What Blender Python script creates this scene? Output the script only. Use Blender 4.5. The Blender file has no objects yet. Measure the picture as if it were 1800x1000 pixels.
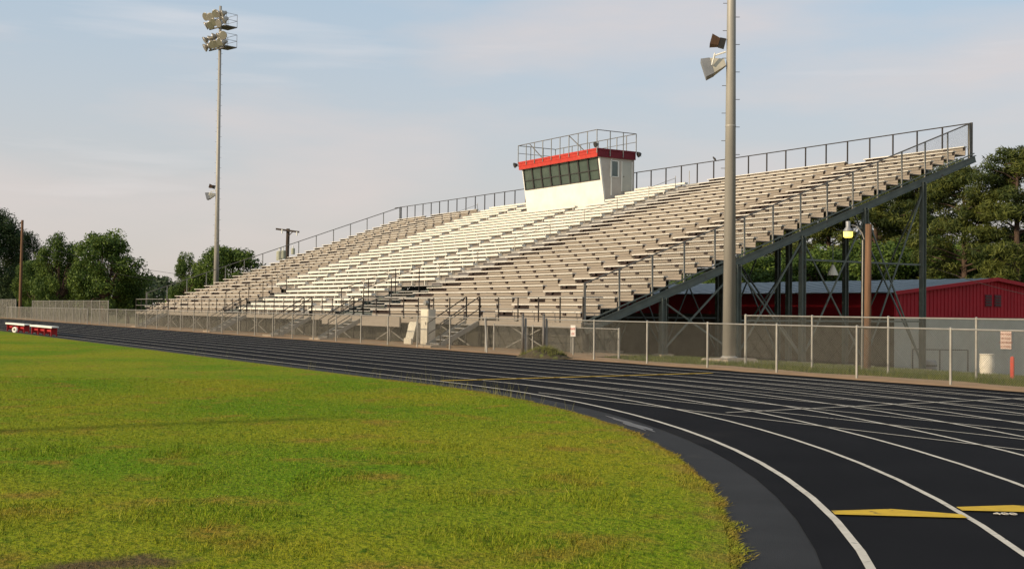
import bpy, math, random
import numpy as np
from mathutils import Vector, Matrix
random.seed(7); RNG = np.random.default_rng(11)
SC = bpy.context.scene
COL = SC.collection

# ------------------------------------------------------------------ camera
CAM_H, YAW, PITCH, ROLL = 1.617, -1.00697, 0.020891, 0.010874
cy, sy, cp, sp = math.cos(YAW), math.sin(YAW), math.cos(PITCH), math.sin(PITCH)
FWD = Vector((sy*cp, cy*cp, sp)); r0 = Vector((cy, -sy, 0)); u0 = r0.cross(FWD)
RGT = r0*math.cos(ROLL)+u0*math.sin(ROLL); UPV = -r0*math.sin(ROLL)+u0*math.cos(ROLL)
cam = bpy.data.cameras.new('camera'); cam.lens = 36*2080/1800; cam.sensor_width = 36; cam.clip_end = 6000; cam.clip_start = .05
camo = bpy.data.objects.new('camera', cam); COL.objects.link(camo)
M = Matrix((RGT, UPV, -FWD)).transposed().to_4x4(); M.translation = (0, 0, CAM_H)
camo.matrix_world = M; SC.camera = camo

# ------------------------------------------------------------------ world, sun, exposure
ELEV = math.radians(21); AZX = -0.03
W = bpy.data.worlds.new('World'); SC.world = W; W.use_nodes = True
nt = W.node_tree; nt.nodes.clear()
def wn(t, **k):
    n = nt.nodes.new(t)
    for a, b in k.items(): setattr(n, a, b)
    return n
sky = wn('ShaderNodeTexSky', sky_type='NISHITA'); sky.sun_disc = False
sky.sun_elevation = ELEV; sky.sun_rotation = math.radians(180-1.7)
sky.dust_density = 3.0; sky.air_density = 1.0; sky.ozone_density = 1.5
tc = wn('ShaderNodeTexCoord'); sep = wn('ShaderNodeSeparateXYZ'); nt.links.new(tc.outputs['Generated'], sep.inputs[0])
# thin high cloud and haze, the same all round the compass
mp = wn('ShaderNodeMapping'); mp.inputs['Scale'].default_value = (1.6, 1.6, 7.0); nt.links.new(tc.outputs['Generated'], mp.inputs[0])
noi = wn('ShaderNodeTexNoise'); noi.inputs['Scale'].default_value = 1.7; noi.inputs['Detail'].default_value = 6; noi.inputs['Roughness'].default_value = .52
nt.links.new(mp.outputs[0], noi.inputs['Vector'])
cr = wn('ShaderNodeValToRGB'); cr.color_ramp.elements[0].position = .44; cr.color_ramp.elements[1].position = .74
nt.links.new(noi.outputs['Fac'], cr.inputs[0])
hz = wn('ShaderNodeMapRange'); hz.inputs[1].default_value = 0.0; hz.inputs[2].default_value = .34; hz.inputs[3].default_value = .95; hz.inputs[4].default_value = .62
nt.links.new(sep.outputs['Z'], hz.inputs[0])
mul = wn('ShaderNodeMath', operation='MULTIPLY'); nt.links.new(cr.outputs[0], mul.inputs[0]); mul.inputs[1].default_value = .7
mx = wn('ShaderNodeMath', operation='MAXIMUM'); nt.links.new(hz.outputs[0], mx.inputs[0]); nt.links.new(mul.outputs[0], mx.inputs[1])
mix = wn('ShaderNodeMix', data_type='RGBA')
nt.links.new(mx.outputs[0], mix.inputs[0]); nt.links.new(sky.outputs[0], mix.inputs[6]); hc = wn('ShaderNodeMix', data_type='RGBA'); h2 = wn('ShaderNodeMapRange'); h2.inputs[1].default_value = .02; h2.inputs[2].default_value = .30; nt.links.new(sep.outputs['Z'], h2.inputs[0]); nt.links.new(h2.outputs[0], hc.inputs[0])
hc.inputs[6].default_value = (5.9, 5.35, 4.85, 1); hc.inputs[7].default_value = (4.5, 5.9, 7.2, 1); nt.links.new(hc.outputs[2], mix.inputs[7])
cm = wn('ShaderNodeMix', data_type='RGBA'); nt.links.new(mul.outputs[0], cm.inputs[0]); nt.links.new(mix.outputs[2], cm.inputs[6]); cm.inputs[7].default_value = (6.5, 5.65, 5.35, 1)
bg = wn('ShaderNodeBackground'); bg.inputs[1].default_value = .118
wo = wn('ShaderNodeOutputWorld'); mp2 = wn('ShaderNodeMapping'); mp2.inputs['Scale'].default_value = (2.2, 2.2, 26.0); mp2.inputs['Rotation'].default_value = (.05, .04, 0); nt.links.new(tc.outputs['Generated'], mp2.inputs[0])
no2 = wn('ShaderNodeTexNoise'); no2.inputs['Scale'].default_value = 1.5; no2.inputs['Detail'].default_value = 7; nt.links.new(mp2.outputs[0], no2.inputs['Vector'])
w2 = wn('ShaderNodeMapRange'); w2.inputs[1].default_value = .60; w2.inputs[2].default_value = .80; w2.inputs[4].default_value = .34; nt.links.new(no2.outputs['Fac'], w2.inputs[0])
wm = wn('ShaderNodeMix', data_type='RGBA'); nt.links.new(w2.outputs[0], wm.inputs[0]); nt.links.new(cm.outputs[2], wm.inputs[6]); wm.inputs[7].default_value = (7.6, 7.1, 7.0, 1)
nt.links.new(wm.outputs[2], bg.inputs[0]); nt.links.new(bg.outputs[0], wo.inputs[0])
sl = bpy.data.lights.new('sun', 'SUN'); sl.energy = 4.6; sl.angle = math.radians(.6); sl.color = (1, .83, .60)
so = bpy.data.objects.new('sun', sl); COL.objects.link(so)
S = Vector((AZX, -math.cos(ELEV), math.sin(ELEV))).normalized()
so.rotation_euler = S.to_track_quat('Z', 'Y').to_euler(); so.location = (0, -60, 60)
SC.view_settings.view_transform = 'Standard'; SC.view_settings.look = 'None'; SC.view_settings.gamma = 1; SC.view_settings.exposure = 0.0
SC.render.engine = 'CYCLES'; SC.cycles.max_bounces = 5; SC.cycles.transparent_max_bounces = 12

# ------------------------------------------------------------------ materials
MATS = {}
def mat(name, col, rough=.7, metal=0., col2=None, scale=3., amt=.5, bump=0., bscale=40., spec=.3, emit=None, stretch=None, wear=None):
    if name in MATS: return MATS[name]
    m = bpy.data.materials.new(name); m.use_nodes = True; t = m.node_tree; b = t.nodes['Principled BSDF']
    b.inputs['Roughness'].default_value = rough; b.inputs['Metallic'].default_value = metal; b.inputs['Specular IOR Level'].default_value = spec
    g = t.nodes.new('ShaderNodeNewGeometry'); src = g.outputs['Position']
    if stretch:
        mpn = t.nodes.new('ShaderNodeMapping'); mpn.inputs['Scale'].default_value = stretch; t.links.new(src, mpn.inputs[0]); src = mpn.outputs[0]
    c1 = (*col, 1); c2 = (*(col2 or [c*.72 for c in col]), 1)
    n = t.nodes.new('ShaderNodeTexNoise'); n.inputs['Scale'].default_value = scale; n.inputs['Detail'].default_value = 7; n.inputs['Roughness'].default_value = .6
    t.links.new(src, n.inputs['Vector'])
    r = t.nodes.new('ShaderNodeMapRange'); r.inputs[1].default_value = .5-.28*amt-.04; r.inputs[2].default_value = .5+.28*(1-amt)+.1
    t.links.new(n.outputs['Fac'], r.inputs[0])
    x = t.nodes.new('ShaderNodeMix'); x.data_type = 'RGBA'; t.links.new(r.outputs[0], x.inputs[0]); x.inputs[6].default_value = c1; x.inputs[7].default_value = c2
    out = x.outputs[2]
    if wear:
        n2 = t.nodes.new('ShaderNodeTexNoise'); n2.inputs['Scale'].default_value = wear[1]; n2.inputs['Detail'].default_value = 5; t.links.new(src, n2.inputs['Vector'])
        r2 = t.nodes.new('ShaderNodeMapRange'); r2.inputs[1].default_value = wear[2]; r2.inputs[2].default_value = wear[2]+.12; t.links.new(n2.outputs['Fac'], r2.inputs[0])
        x2 = t.nodes.new('ShaderNodeMix'); x2.data_type = 'RGBA'; t.links.new(r2.outputs[0], x2.inputs[0]); t.links.new(out, x2.inputs[6]); x2.inputs[7].default_value = (*wear[0], 1); out = x2.outputs[2]
    t.links.new(out, b.inputs['Base Color'])
    if bump:
        nb = t.nodes.new('ShaderNodeTexNoise'); nb.inputs['Scale'].default_value = bscale; nb.inputs['Detail'].default_value = 6; t.links.new(src, nb.inputs['Vector'])
        bn = t.nodes.new('ShaderNodeBump'); bn.inputs['Strength'].default_value = bump; bn.inputs['Distance'].default_value = .03
        t.links.new(nb.outputs['Fac'], bn.inputs['Height']); t.links.new(bn.outputs[0], b.inputs['Normal'])
    if emit: b.inputs['Emission Color'].default_value = (*emit[0], 1); b.inputs['Emission Strength'].default_value = emit[1]
    MATS[name] = m; return m
mat('asphalt', (.012,.012,.0135), .92, col2=(.007,.007,.008), scale=.7, bump=.25, bscale=160, spec=.06, wear=((.022,.021,.021), .35, .57))
mat('asphalt_old', (.030,.030,.031), .85, col2=(.017,.0175,.018), scale=.9, bump=.3, bscale=120, spec=.2, wear=((.045,.042,.038), 1.3, .60))
mat('line_white', (.60,.55,.46), .8, col2=(.42,.38,.31), scale=5, wear=((.14,.13,.115), 9, .60))
mat('line_yellow', (.62,.40,.02), .8, col2=(.45,.28,.02), scale=6, wear=((.14,.10,.03), 9, .61))
mat('sand', (.40,.25,.13), .95, col2=(.24,.15,.08), scale=2.2, bump=.5, bscale=25, wear=((.15,.14,.05), .9, .60))
mat('ground', (.10,.11,.03), .95, col2=(.16,.11,.05), scale=.6, bump=.5, bscale=12)
mat('galv', (.34,.32,.28), .5, .35, col2=(.24,.23,.20), scale=5)
mat('galv_dark', (.17,.155,.135), .55, .3, col2=(.11,.10,.09), scale=5)
mat('wire', (.27,.255,.21), .5, .3)
mat('rail_brown', (.048,.039,.031), .6, .1, col2=(.032,.026,.021), scale=5)
mat('skirt', (.040,.036,.024), .9, col2=(.024,.021,.015), scale=2.5, stretch=(1,1,6))
mat('shaded_base_wall', (.13,.105,.075), .9, col2=(.09,.07,.05), scale=1.2)  # base wall colour darkened to carry the shade under the stand
mat('pole_steel', (.38,.355,.31), .55, .2, col2=(.28,.265,.235), scale=1.3, stretch=(3,3,.4))
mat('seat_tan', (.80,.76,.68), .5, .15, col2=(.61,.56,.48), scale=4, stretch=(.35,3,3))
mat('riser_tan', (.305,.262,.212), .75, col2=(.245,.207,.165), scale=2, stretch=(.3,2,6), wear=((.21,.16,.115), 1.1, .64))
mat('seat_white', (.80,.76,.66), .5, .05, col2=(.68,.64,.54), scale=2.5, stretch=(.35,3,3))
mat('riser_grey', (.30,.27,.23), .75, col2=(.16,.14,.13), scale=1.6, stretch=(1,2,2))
mat('gap_shade', (.050,.032,.026), .7)  # dark colour standing for shade in the gaps under the tan seats
mat('steel_green', (.15,.165,.14), .6, .1, col2=(.10,.115,.10), scale=2, wear=((.09,.06,.04), 3, .66))
mat('box_white', (.80,.78,.70), .6, col2=(.70,.67,.58), scale=1.2)
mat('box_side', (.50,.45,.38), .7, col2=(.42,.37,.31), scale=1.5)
mat('red_trim', (.50,.045,.025), .55, col2=(.36,.03,.02), scale=3, wear=((.55,.22,.10), 4, .66))
mat('maroon', (.17,.012,.02), .6)
mat('glass_dark', (.085,.11,.09), .15, 0, spec=.8, col2=(.05,.07,.06), scale=1.1)
mat('frame_dark', (.05,.045,.04), .5)
mat('red_wall', (.42,.012,.022), .6, col2=(.33,.009,.017), scale=.8)
mat('grey_wall', (.50,.48,.40), .85, col2=(.40,.38,.31), scale=.9)
mat('roof_metal', (.20,.23,.24), .5, .2, col2=(.14,.17,.18), scale=.6)
mat('wood_pole', (.20,.11,.06), .9, col2=(.11,.06,.035), scale=3, stretch=(6,6,.5))
mat('wood_grey', (.075,.055,.04), .9, col2=(.045,.035,.03), scale=3, stretch=(6,6,.5))
mat('bark', (.10,.065,.045), .95, col2=(.055,.035,.025), scale=4, stretch=(4,4,.6), bump=.5, bscale=12)
mat('lamp_grey', (.30,.30,.30), .5, .3)
mat('lamp_face', (.45,.44,.40), .25, 0, spec=.6)
mat('lamp_shell', (.40,.37,.32), .35, .6)
mat('lamp_glow', (.9,.8,.3), .4, emit=((1,.78,.12), 1.6))
mat('cream', (.66,.60,.47), .6)
mat('barrel', (.72,.66,.55), .6)
mat('orange', (.62,.06,.03), .6)
mat('bench_red', (.42,.02,.02), .6)
mat('concrete', (.42,.34,.25), .9, col2=(.30,.23,.16), scale=3)
mat('step_metal', (.40,.38,.34), .5, .3, col2=(.30,.28,.25), scale=4)
mat('step_dark', (.10,.085,.085), .7)
mat('sign_white', (.78,.72,.66), .6); mat('sign_red', (.50,.04,.03), .6); mat('sign_pink', (.50,.37,.31), .7); mat('sign_brown', (.22,.08,.05), .7)
mat('rubber', (.02,.02,.02), .8)
mat('pile', (.085,.068,.04), .98, col2=(.03,.026,.018), scale=3.5, bump=1, bscale=10, wear=((.10,.11,.03), 3, .58))
mat('wire_black', (.03,.03,.03), .6)
mat('feather', (.04,.035,.03), .8)
mat('trans_green', (.40,.40,.30), .6)

def leaf_mat(name, a, b, scale=.35):
    m = bpy.data.materials.new(name); m.use_nodes = True; t = m.node_tree; p = t.nodes['Principled BSDF']
    p.inputs['Roughness'].default_value = .65; p.inputs['Specular IOR Level'].default_value = .2
    g = t.nodes.new('ShaderNodeNewGeometry'); n = t.nodes.new('ShaderNodeTexNoise'); n.inputs['Scale'].default_value = scale; n.inputs['Detail'].default_value = 5
    t.links.new(g.outputs['Position'], n.inputs['Vector'])
    at = t.nodes.new('ShaderNodeAttribute'); at.attribute_name = 'tone'
    ad = t.nodes.new('ShaderNodeMath'); ad.operation = 'ADD'; t.links.new(n.outputs['Fac'], ad.inputs[0]); t.links.new(at.outputs['Fac'], ad.inputs[1])
    r = t.nodes.new('ShaderNodeMapRange'); r.inputs[1].default_value = .55; r.inputs[2].default_value = 1.35; t.links.new(ad.outputs[0], r.inputs[0])
    x = t.nodes.new('ShaderNodeMix'); x.data_type = 'RGBA'; x.inputs[6].default_value = (*a, 1); x.inputs[7].default_value = (*b, 1); t.links.new(r.outputs[0], x.inputs[0])
    t.links.new(x.outputs[2], p.inputs['Base Color'])
    tr = t.nodes.new('ShaderNodeBsdfTranslucent'); t.links.new(x.outputs[2], tr.inputs[0])
    ms = t.nodes.new('ShaderNodeMixShader'); ms.inputs[0].default_value = .25; t.links.new(p.outputs[0], ms.inputs[1]); t.links.new(tr.outputs[0], ms.inputs[2])
    t.links.new(ms.outputs[0], t.nodes['Material Output'].inputs[0]); MATS[name] = m; return m
leaf_mat('leaf_pine', (.040,.058,.014), (.185,.195,.035)); leaf_mat('leaf_broad', (.040,.075,.014), (.170,.230,.036))
leaf_mat('verge', (.07,.10,.012), (.20,.19,.04), .8)
leaf_mat('leaf_dark', (.024,.046,.017), (.085,.115,.034)); leaf_mat('leaf_far', (.05,.075,.035), (.10,.13,.06), .05)
leaf_mat('weed', (.10,.11,.03), (.26,.24,.08), 4)

def grass_mat():
    m = bpy.data.materials.new('grass'); m.use_nodes = True; t = m.node_tree; p = t.nodes['Principled BSDF']
    p.inputs['Roughness'].default_value = .9; p.inputs['Specular IOR Level'].default_value = .03
    g = t.nodes.new('ShaderNodeNewGeometry')
    def noise(s, d=5, st=None):
        v = g.outputs['Position']
        if st:
            q = t.nodes.new('ShaderNodeMapping'); q.inputs['Scale'].default_value = st; t.links.new(v, q.inputs[0]); v = q.outputs[0]
        n = t.nodes.new('ShaderNodeTexNoise'); n.inputs['Scale'].default_value = s; n.inputs['Detail'].default_value = d; t.links.new(v, n.inputs['Vector']); return n.outputs['Fac']
    def mr(x, a, b):
        r = t.nodes.new('ShaderNodeMapRange'); r.inputs[1].default_value = a; r.inputs[2].default_value = b; t.links.new(x, r.inputs[0]); return r.outputs[0]
    def mx(f, a, b):
        x = t.nodes.new('ShaderNodeMix'); x.data_type = 'RGBA'; t.links.new(f, x.inputs[0])
        for i, c in ((6, a), (7, b)):
            if isinstance(c, tuple): x.inputs[i].default_value = (*c, 1)
            else: t.links.new(c, x.inputs[i])
        return x.outputs[2]
    at = t.nodes.new('ShaderNodeAttribute'); at.attribute_name = 'tone'
    c = mx(mr(noise(.22, 6), .38, .62), (.125,.225,.008), (.245,.255,.014))
    c = mx(mr(noise(1.3, 6), .54, .72), c, (.27,.19,.028))
    c = mx(mr(noise(5.5, 4), .55, .75), c, (.085,.155,.010))
    c = mx(mr(noise(40, 3), .50, .80), c, (.17,.15,.025))
    dk = t.nodes.new('ShaderNodeMix'); dk.data_type = 'RGBA'; dk.blend_type = 'MULTIPLY'; t.links.new(mr(noise(11, 6), .46, .68), dk.inputs[0]); t.links.new(c, dk.inputs[6]); dk.inputs[7].default_value = (.62,.70,.60,1); c = dk.outputs[2]
    c = mx(at.outputs['Fac'], c, (.34,.31,.06))
    # worn strip along the edge of the track
    sp_ = t.nodes.new('ShaderNodeVectorMath'); sp_.operation = 'SUBTRACT'; t.links.new(g.outputs['Position'], sp_.inputs[0]); sp_.inputs[1].default_value = (-22.65, -13.25, 0)
    vm = t.nodes.new('ShaderNodeVectorMath'); vm.operation = 'MAXIMUM'; t.links.new(sp_.outputs[0], vm.inputs[0]); vm.inputs[1].default_value = (0, -100, 0); sp_ = vm
    ln = t.nodes.new('ShaderNodeVectorMath'); ln.operation = 'LENGTH'; t.links.new(sp_.outputs[0], ln.inputs[0])
    ad = t.nodes.new('ShaderNodeMath'); ad.operation = 'MULTIPLY_ADD'; t.links.new(noise(2.2), ad.inputs[0]); ad.inputs[1].default_value = 1.3; t.links.new(ln.outputs['Value'], ad.inputs[2])
    c = mx(mr(ad.outputs[0], 25.5, 26.1), c, (.25,.165,.04))
    # bare patch
    s2 = t.nodes.new('ShaderNodeVectorMath'); s2.operation = 'SUBTRACT'; t.links.new(g.outputs['Position'], s2.inputs[0]); s2.inputs[1].default_value = (-7.55, 1.75, 0)
    s3 = t.nodes.new('ShaderNodeVectorMath'); s3.operation = 'MULTIPLY'; t.links.new(s2.outputs[0], s3.inputs[0]); s3.inputs[1].default_value = (1.9, 1.0, 0)
    l2 = t.nodes.new('ShaderNodeVectorMath'); l2.operation = 'LENGTH'; t.links.new(s3.outputs[0], l2.inputs[0])
    a2 = t.nodes.new('ShaderNodeMath'); a2.operation = 'MULTIPLY_ADD'; t.links.new(noise(3.0), a2.inputs[0]); a2.inputs[1].default_value = 1.5; t.links.new(l2.outputs['Value'], a2.inputs[2])
    c = mx(mr(a2.outputs[0], 1.0, 1.45), (.115,.085,.038), c)
    t.links.new(c, p.inputs['Base Color'])
    bn = t.nodes.new('ShaderNodeBump'); bn.inputs['Strength'].default_value = .9; bn.inputs['Distance'].default_value = .05
    t.links.new(noise(22, 8), bn.inputs['Height']); t.links.new(bn.outputs[0], p.inputs['Normal'])
    MATS['grass'] = m
grass_mat()

# ------------------------------------------------------------------ mesh helpers
class MB:
    def __init__(s): s.v = []; s.f = []
    def quad(s, a, b, c, d): i = len(s.v); s.v += [tuple(a), tuple(b), tuple(c), tuple(d)]; s.f.append((i, i+1, i+2, i+3)); return s
    def hexa(s, p):
        i = len(s.v); s.v += [tuple(q) for q in p]
        for f in ((0,3,2,1),(4,5,6,7),(0,1,5,4),(1,2,6,5),(2,3,7,6),(3,0,4,7)): s.f.append(tuple(i+k for k in f))
        return s
    def box(s, x0, x1, y0, y1, z0, z1):
        return s.hexa([(x0,y0,z0),(x1,y0,z0),(x1,y1,z0),(x0,y1,z0),(x0,y0,z1),(x1,y0,z1),(x1,y1,z1),(x0,y1,z1)])
    def beam(s, a, b, w, h, up=(0,0,1)):
        a, b = Vector(a), Vector(b); d = (b-a).normalized(); u = Vector(up)
        if abs(d.dot(u)) > .98: u = Vector((0,1,0))
        sd = d.cross(u).normalized()*w/2; u2 = sd.cross(d).normalized()*h/2
        return s.hexa([a-sd-u2, a+sd-u2, b+sd-u2, b-sd-u2, a-sd+u2, a+sd+u2, b+sd+u2, b-sd+u2])
    def tube(s, pts, r, n=6, caps=True):
        pts = [Vector(p) for p in pts]; rs = r if isinstance(r, (list, tuple)) else [r]*len(pts); i0 = len(s.v); a = None
        for k, p in enumerate(pts):
            d = Vector((0,0,0))
            if k: d += (p-pts[k-1]).normalized()
            if k < len(pts)-1: d += (pts[k+1]-p).normalized()
            d = d.normalized() if d.length > 1e-6 else (p-pts[k-1]).normalized(); u = Vector((0,0,1)) if abs(d.z) < .95 else Vector((1,0,0))
            a = d.cross(u).normalized() if a is None or (a-d*a.dot(d)).length < .05 else (a-d*a.dot(d)).normalized(); b = a.cross(d)
            for j in range(n): t = 2*math.pi*j/n; s.v.append(tuple(p+(a*math.cos(t)+b*math.sin(t))*rs[k]))
        for k in range(len(pts)-1):
            for j in range(n): s.f.append((i0+k*n+j, i0+k*n+(j+1) % n, i0+(k+1)*n+(j+1) % n, i0+(k+1)*n+j))
        if caps: s.f.append(tuple(i0+j for j in range(n))[::-1]); s.f.append(tuple(i0+(len(pts)-1)*n+j for j in range(n)))
        return s
    def lathe(s, prof, c=(0,0,0), n=16, axis=None):
        R = Vector((0,0,1)).rotation_difference(Vector(axis).normalized()).to_matrix() if axis else Matrix.Identity(3); i0 = len(s.v)
        for r, z in prof:
            for j in range(n): t = 2*math.pi*j/n; s.v.append(tuple(Vector(c)+R@Vector((r*math.cos(t), r*math.sin(t), z))))
        for k in range(len(prof)-1):
            for j in range(n): s.f.append((i0+k*n+j, i0+k*n+(j+1) % n, i0+(k+1)*n+(j+1) % n, i0+(k+1)*n+j))
        s.f.append(tuple(i0+j for j in range(n))[::-1]); s.f.append(tuple(i0+(len(prof)-1)*n+j for j in range(n))); return s
    def mesh(s, name, m, off=(0,0,0), smooth=False):
        me = bpy.data.meshes.new(name); o = off
        me.from_pydata([(v[0]-o[0], v[1]-o[1], v[2]-o[2]) for v in s.v], [], s.f); me.materials.append(MATS[m])
        if smooth: me.polygons.foreach_set('use_smooth', [True]*len(me.polygons))
        return me
def fast_mesh(name, V, F, m, tone=None):
    me = bpy.data.meshes.new(name); V = np.asarray(V, np.float32); F = np.asarray(F, np.int32); k = F.shape[1]
    me.vertices.add(len(V)); me.vertices.foreach_set('co', V.ravel())
    me.loops.add(F.size); me.loops.foreach_set('vertex_index', F.ravel())
    me.polygons.add(len(F)); me.polygons.foreach_set('loop_start', np.arange(0, F.size, k, dtype=np.int32)); me.polygons.foreach_set('loop_total', np.full(len(F), k, np.int32))
    me.update(calc_edges=True)
    if tone is not None: a = me.attributes.new('tone', 'FLOAT', 'POINT'); a.data.foreach_set('value', np.asarray(tone, np.float32))
    me.materials.append(MATS[m]); return me
def link(name, me, parent=None, loc=(0,0,0), kind=None):
    o = bpy.data.objects.new(name, me); COL.objects.link(o); o.location = loc
    if parent: o.parent = parent
    if kind: o['kind'] = kind
    return o
class Thing:
    def __init__(s, name, label, cat, base=(0,0,0), group=None):
        s.b = Vector(base); s.o = bpy.data.objects.new(name, None); COL.objects.link(s.o); s.o.location = base; s.o.empty_display_size = .3
        s.o['label'] = label; s.o['category'] = cat
        if group: s.o['group'] = group
    def add(s, name, mb, m, parent=None, smooth=False, kind=None): return link(name, mb.mesh(name, m, s.b, smooth), parent or s.o, kind=kind)
    def put(s, name, me, loc, parent=None, kind=None): return link(name, me, parent or s.o, Vector(loc)-(s.b if parent is None else Vector((0,0,0))), kind)
def one(name, label, cat, mb, m, base=(0,0,0), group=None, smooth=False):
    o = link(name, mb.mesh(name, m, base, smooth), None, base); o['label'] = label; o['category'] = cat
    if group: o['group'] = group
    return o
def copy_tree(o, parent=None):
    c = o.copy(); COL.objects.link(c); c.parent = parent
    for ch in [q for q in bpy.data.objects if q.parent == o]: copy_tree(ch, c)
    return c
def text_mesh(txt, size, m, rot, align='CENTER'):
    cu = bpy.data.curves.new('lettering', 'FONT'); cu.body = txt; cu.size = size; cu.align_x = align; cu.extrude = .002
    o = bpy.data.objects.new('tmp', cu); COL.objects.link(o); dg = bpy.context.evaluated_depsgraph_get(); dg.update()
    me = bpy.data.meshes.new_from_object(o.evaluated_get(dg)); bpy.data.objects.remove(o); me.transform(rot.to_4x4()); me.materials.clear(); me.materials.append(MATS[m]); return me
def pix(px, py, depth):
    d = RGT*((px-900)/2080)+UPV*((500-py)/2080)+FWD; return Vector((0,0,CAM_H))+d*depth
def gz(y):   # terrain falls away behind the fence
    if y < 26.8: return 0.
    if y < 62: return -(y-26.8)*.0535
    return -1.883

# ------------------------------------------------------------------ setting: ground, field, track
mb = MB(); ys = [-400, -60, 0, 12, 24, 26.8, 35, 45, 54, 62, 90, 200, 600, 3000]; xs = [-3000, -600, -250, -150, -100, -60, -30, 0, 30, 80, 300, 900]
for i in range(len(xs)-1):
    for j in range(len(ys)-1):
        z0, z1 = gz(ys[j])-.035, gz(ys[j+1])-.035
        mb.quad((xs[i],ys[j],z0),(xs[i+1],ys[j],z0),(xs[i+1],ys[j+1],z1),(xs[i],ys[j+1],z1))
link('ground', mb.mesh('ground', 'ground'), kind='structure')
CX, CY, R0, LW, XF = -22.65, -13.25, 26.0, 1.085, -128.0
def edge(off, n=70, x_end=XF):     # the oval's edge, off metres outside the inner line, from the near bend to the far bend
    r = R0+off; P = []
    for k in range(n+1): a = -math.pi/2+math.pi*k/n; P.append((CX+r*math.cos(a), CY+r*math.sin(a)))
    for k in range(1, 30): P.append((CX+(x_end-CX)*k/30, CY+r))
    for k in range(n+1): a = math.pi/2+math.pi*k/n; P.append((x_end+r*math.cos(a), CY+r*math.sin(a)))
    return P
def band(o0, o1, z):
    A, B = edge(o0), edge(o1); m = MB(); n = len(A)
    for k in range(n): j = (k+1) % n; m.quad((*A[k],z),(*B[k],z),(*B[j],z),(*A[j],z))
    return m
mb = MB(); E = edge(-.88); i0 = 0
EJ = []
for k, (x, y) in enumerate(E): EJ.append((x, y, .0))
mb.v = EJ; mb.f = [tuple(range(len(E)))]
field = link('grass_field', mb.mesh('grass_field', 'grass', (0,0,-.012)), kind='structure')
link('gutter_strip', band(-1.1, -.27, -.004).mesh('gutter_strip', 'asphalt_old'), kind='structure')
track = link('running_track', band(-.30, 9.15, 0.).mesh('running_track', 'asphalt'), kind='structure')
mb = MB().quad((XF, 12.9, -.008), (60, 12.9, -.008), (60, 22.3, -.008), (XF, 22.3, -.008)); link('sprint_straight', mb.mesh('sprint_straight', 'asphalt'), kind='structure')
for k in range(9):
    w = .028 if k else .032
    link('lane_line', band(k*LW-w, k*LW+w, .004).mesh('lane_line', 'line_white'), track)
for k in range(9):
    y = CY+R0+k*LW; mb = MB().quad((CX+.5+(3 if k == 0 else 0), y-.02, .008), (60, y-.02, .008), (60, y+.02, .008), (CX+.5+(3 if k == 0 else 0), y+.02, .008))
    link('straight_lane_line', mb.mesh('straight_lane_line', 'line_white'), track)
link('finish_line', MB().quad((-23.2,12.78,.012),(-23.06,12.78,.012),(-23.30,21.0,.012),(-23.44,21.0,.012)).mesh('finish_line', 'line_yellow'), track)
link('cross_line', MB().quad((-14.16,13.0,.012),(-14.11,13.0,.012),(-14.05,21.4,.012),(-14.10,21.4,.012)).mesh('cross_line', 'line_white'), track)
def wedge(r_in, ang, dz=.012):
    er = Vector((math.cos(ang), math.sin(ang), 0)); et = Vector((-math.sin(ang), math.cos(ang), 0)); c = Vector((CX, CY, dz))
    P = [c+er*(r_in+.03), c+er*(r_in+LW-.03)]; m = MB()
    q = [P[0], P[1], P[1]+et*.17, (P[0]+P[1])/2+et*.34, P[0]+et*.17]; m.v = [tuple(p) for p in q]; m.f = [(0,1,2,3,4)]; return m, P, er, et
a1 = math.atan2(7.27-CY, -6.62-CX)
for k, da in ((0, 0), (1, .0135), (2, .027), (3, .040)):
    m, P, er, et = wedge(R0+k*LW, a1+da); link('yellow_marker', m.mesh('yellow_marker', 'line_yellow'), track)
    if k >= 1:
        rot = Matrix((er, et, Vector((0,0,1)))).transposed(); link('painted_number', text_mesh('400', .13, 'line_white', rot), track, tuple(P[0]+er*.30-et*.17+Vector((0,0,.002))))
mb = MB(); pa = [(-.9+.0, 0)]; mb.v = []; 
for k in range(40):
    a = 6.2832*k/40; rr = 1+.25*math.sin(3*a+1)+.18*math.sin(7*a); th = math.atan2(10.9-CY, -13.2-CX)+rr*1.0*math.cos(a)/25.5; r_ = 25.50+rr*.08*math.sin(a); mb.v.append((CX+r_*math.cos(th), CY+r_*math.sin(th), 0.0))
mb.f = [tuple(range(40))]; mat('water', (.02,.022,.025), .3, 0, spec=.4)
link('puddle', mb.mesh('puddle', 'water'), kind='structure')
# sandy verge with a ragged edge
mb = MB(); N = 260; X = np.linspace(-150, 30, N); e0 = 22.28+RNG.normal(0,.035,N)+.05*np.sin(X*1.7); e1 = np.where(X < -33.5, 27.2, 24.25+.2*np.sin(X*.9)+.12*np.sin(X*2.3))
for k in range(N-1): mb.quad((X[k],e0[k],.010),(X[k+1],e0[k+1],.010),(X[k+1],e1[k+1],-.006),(X[k],e1[k],-.006))
link('sand_verge', mb.mesh('sand_verge', 'sand'), kind='structure')

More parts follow.
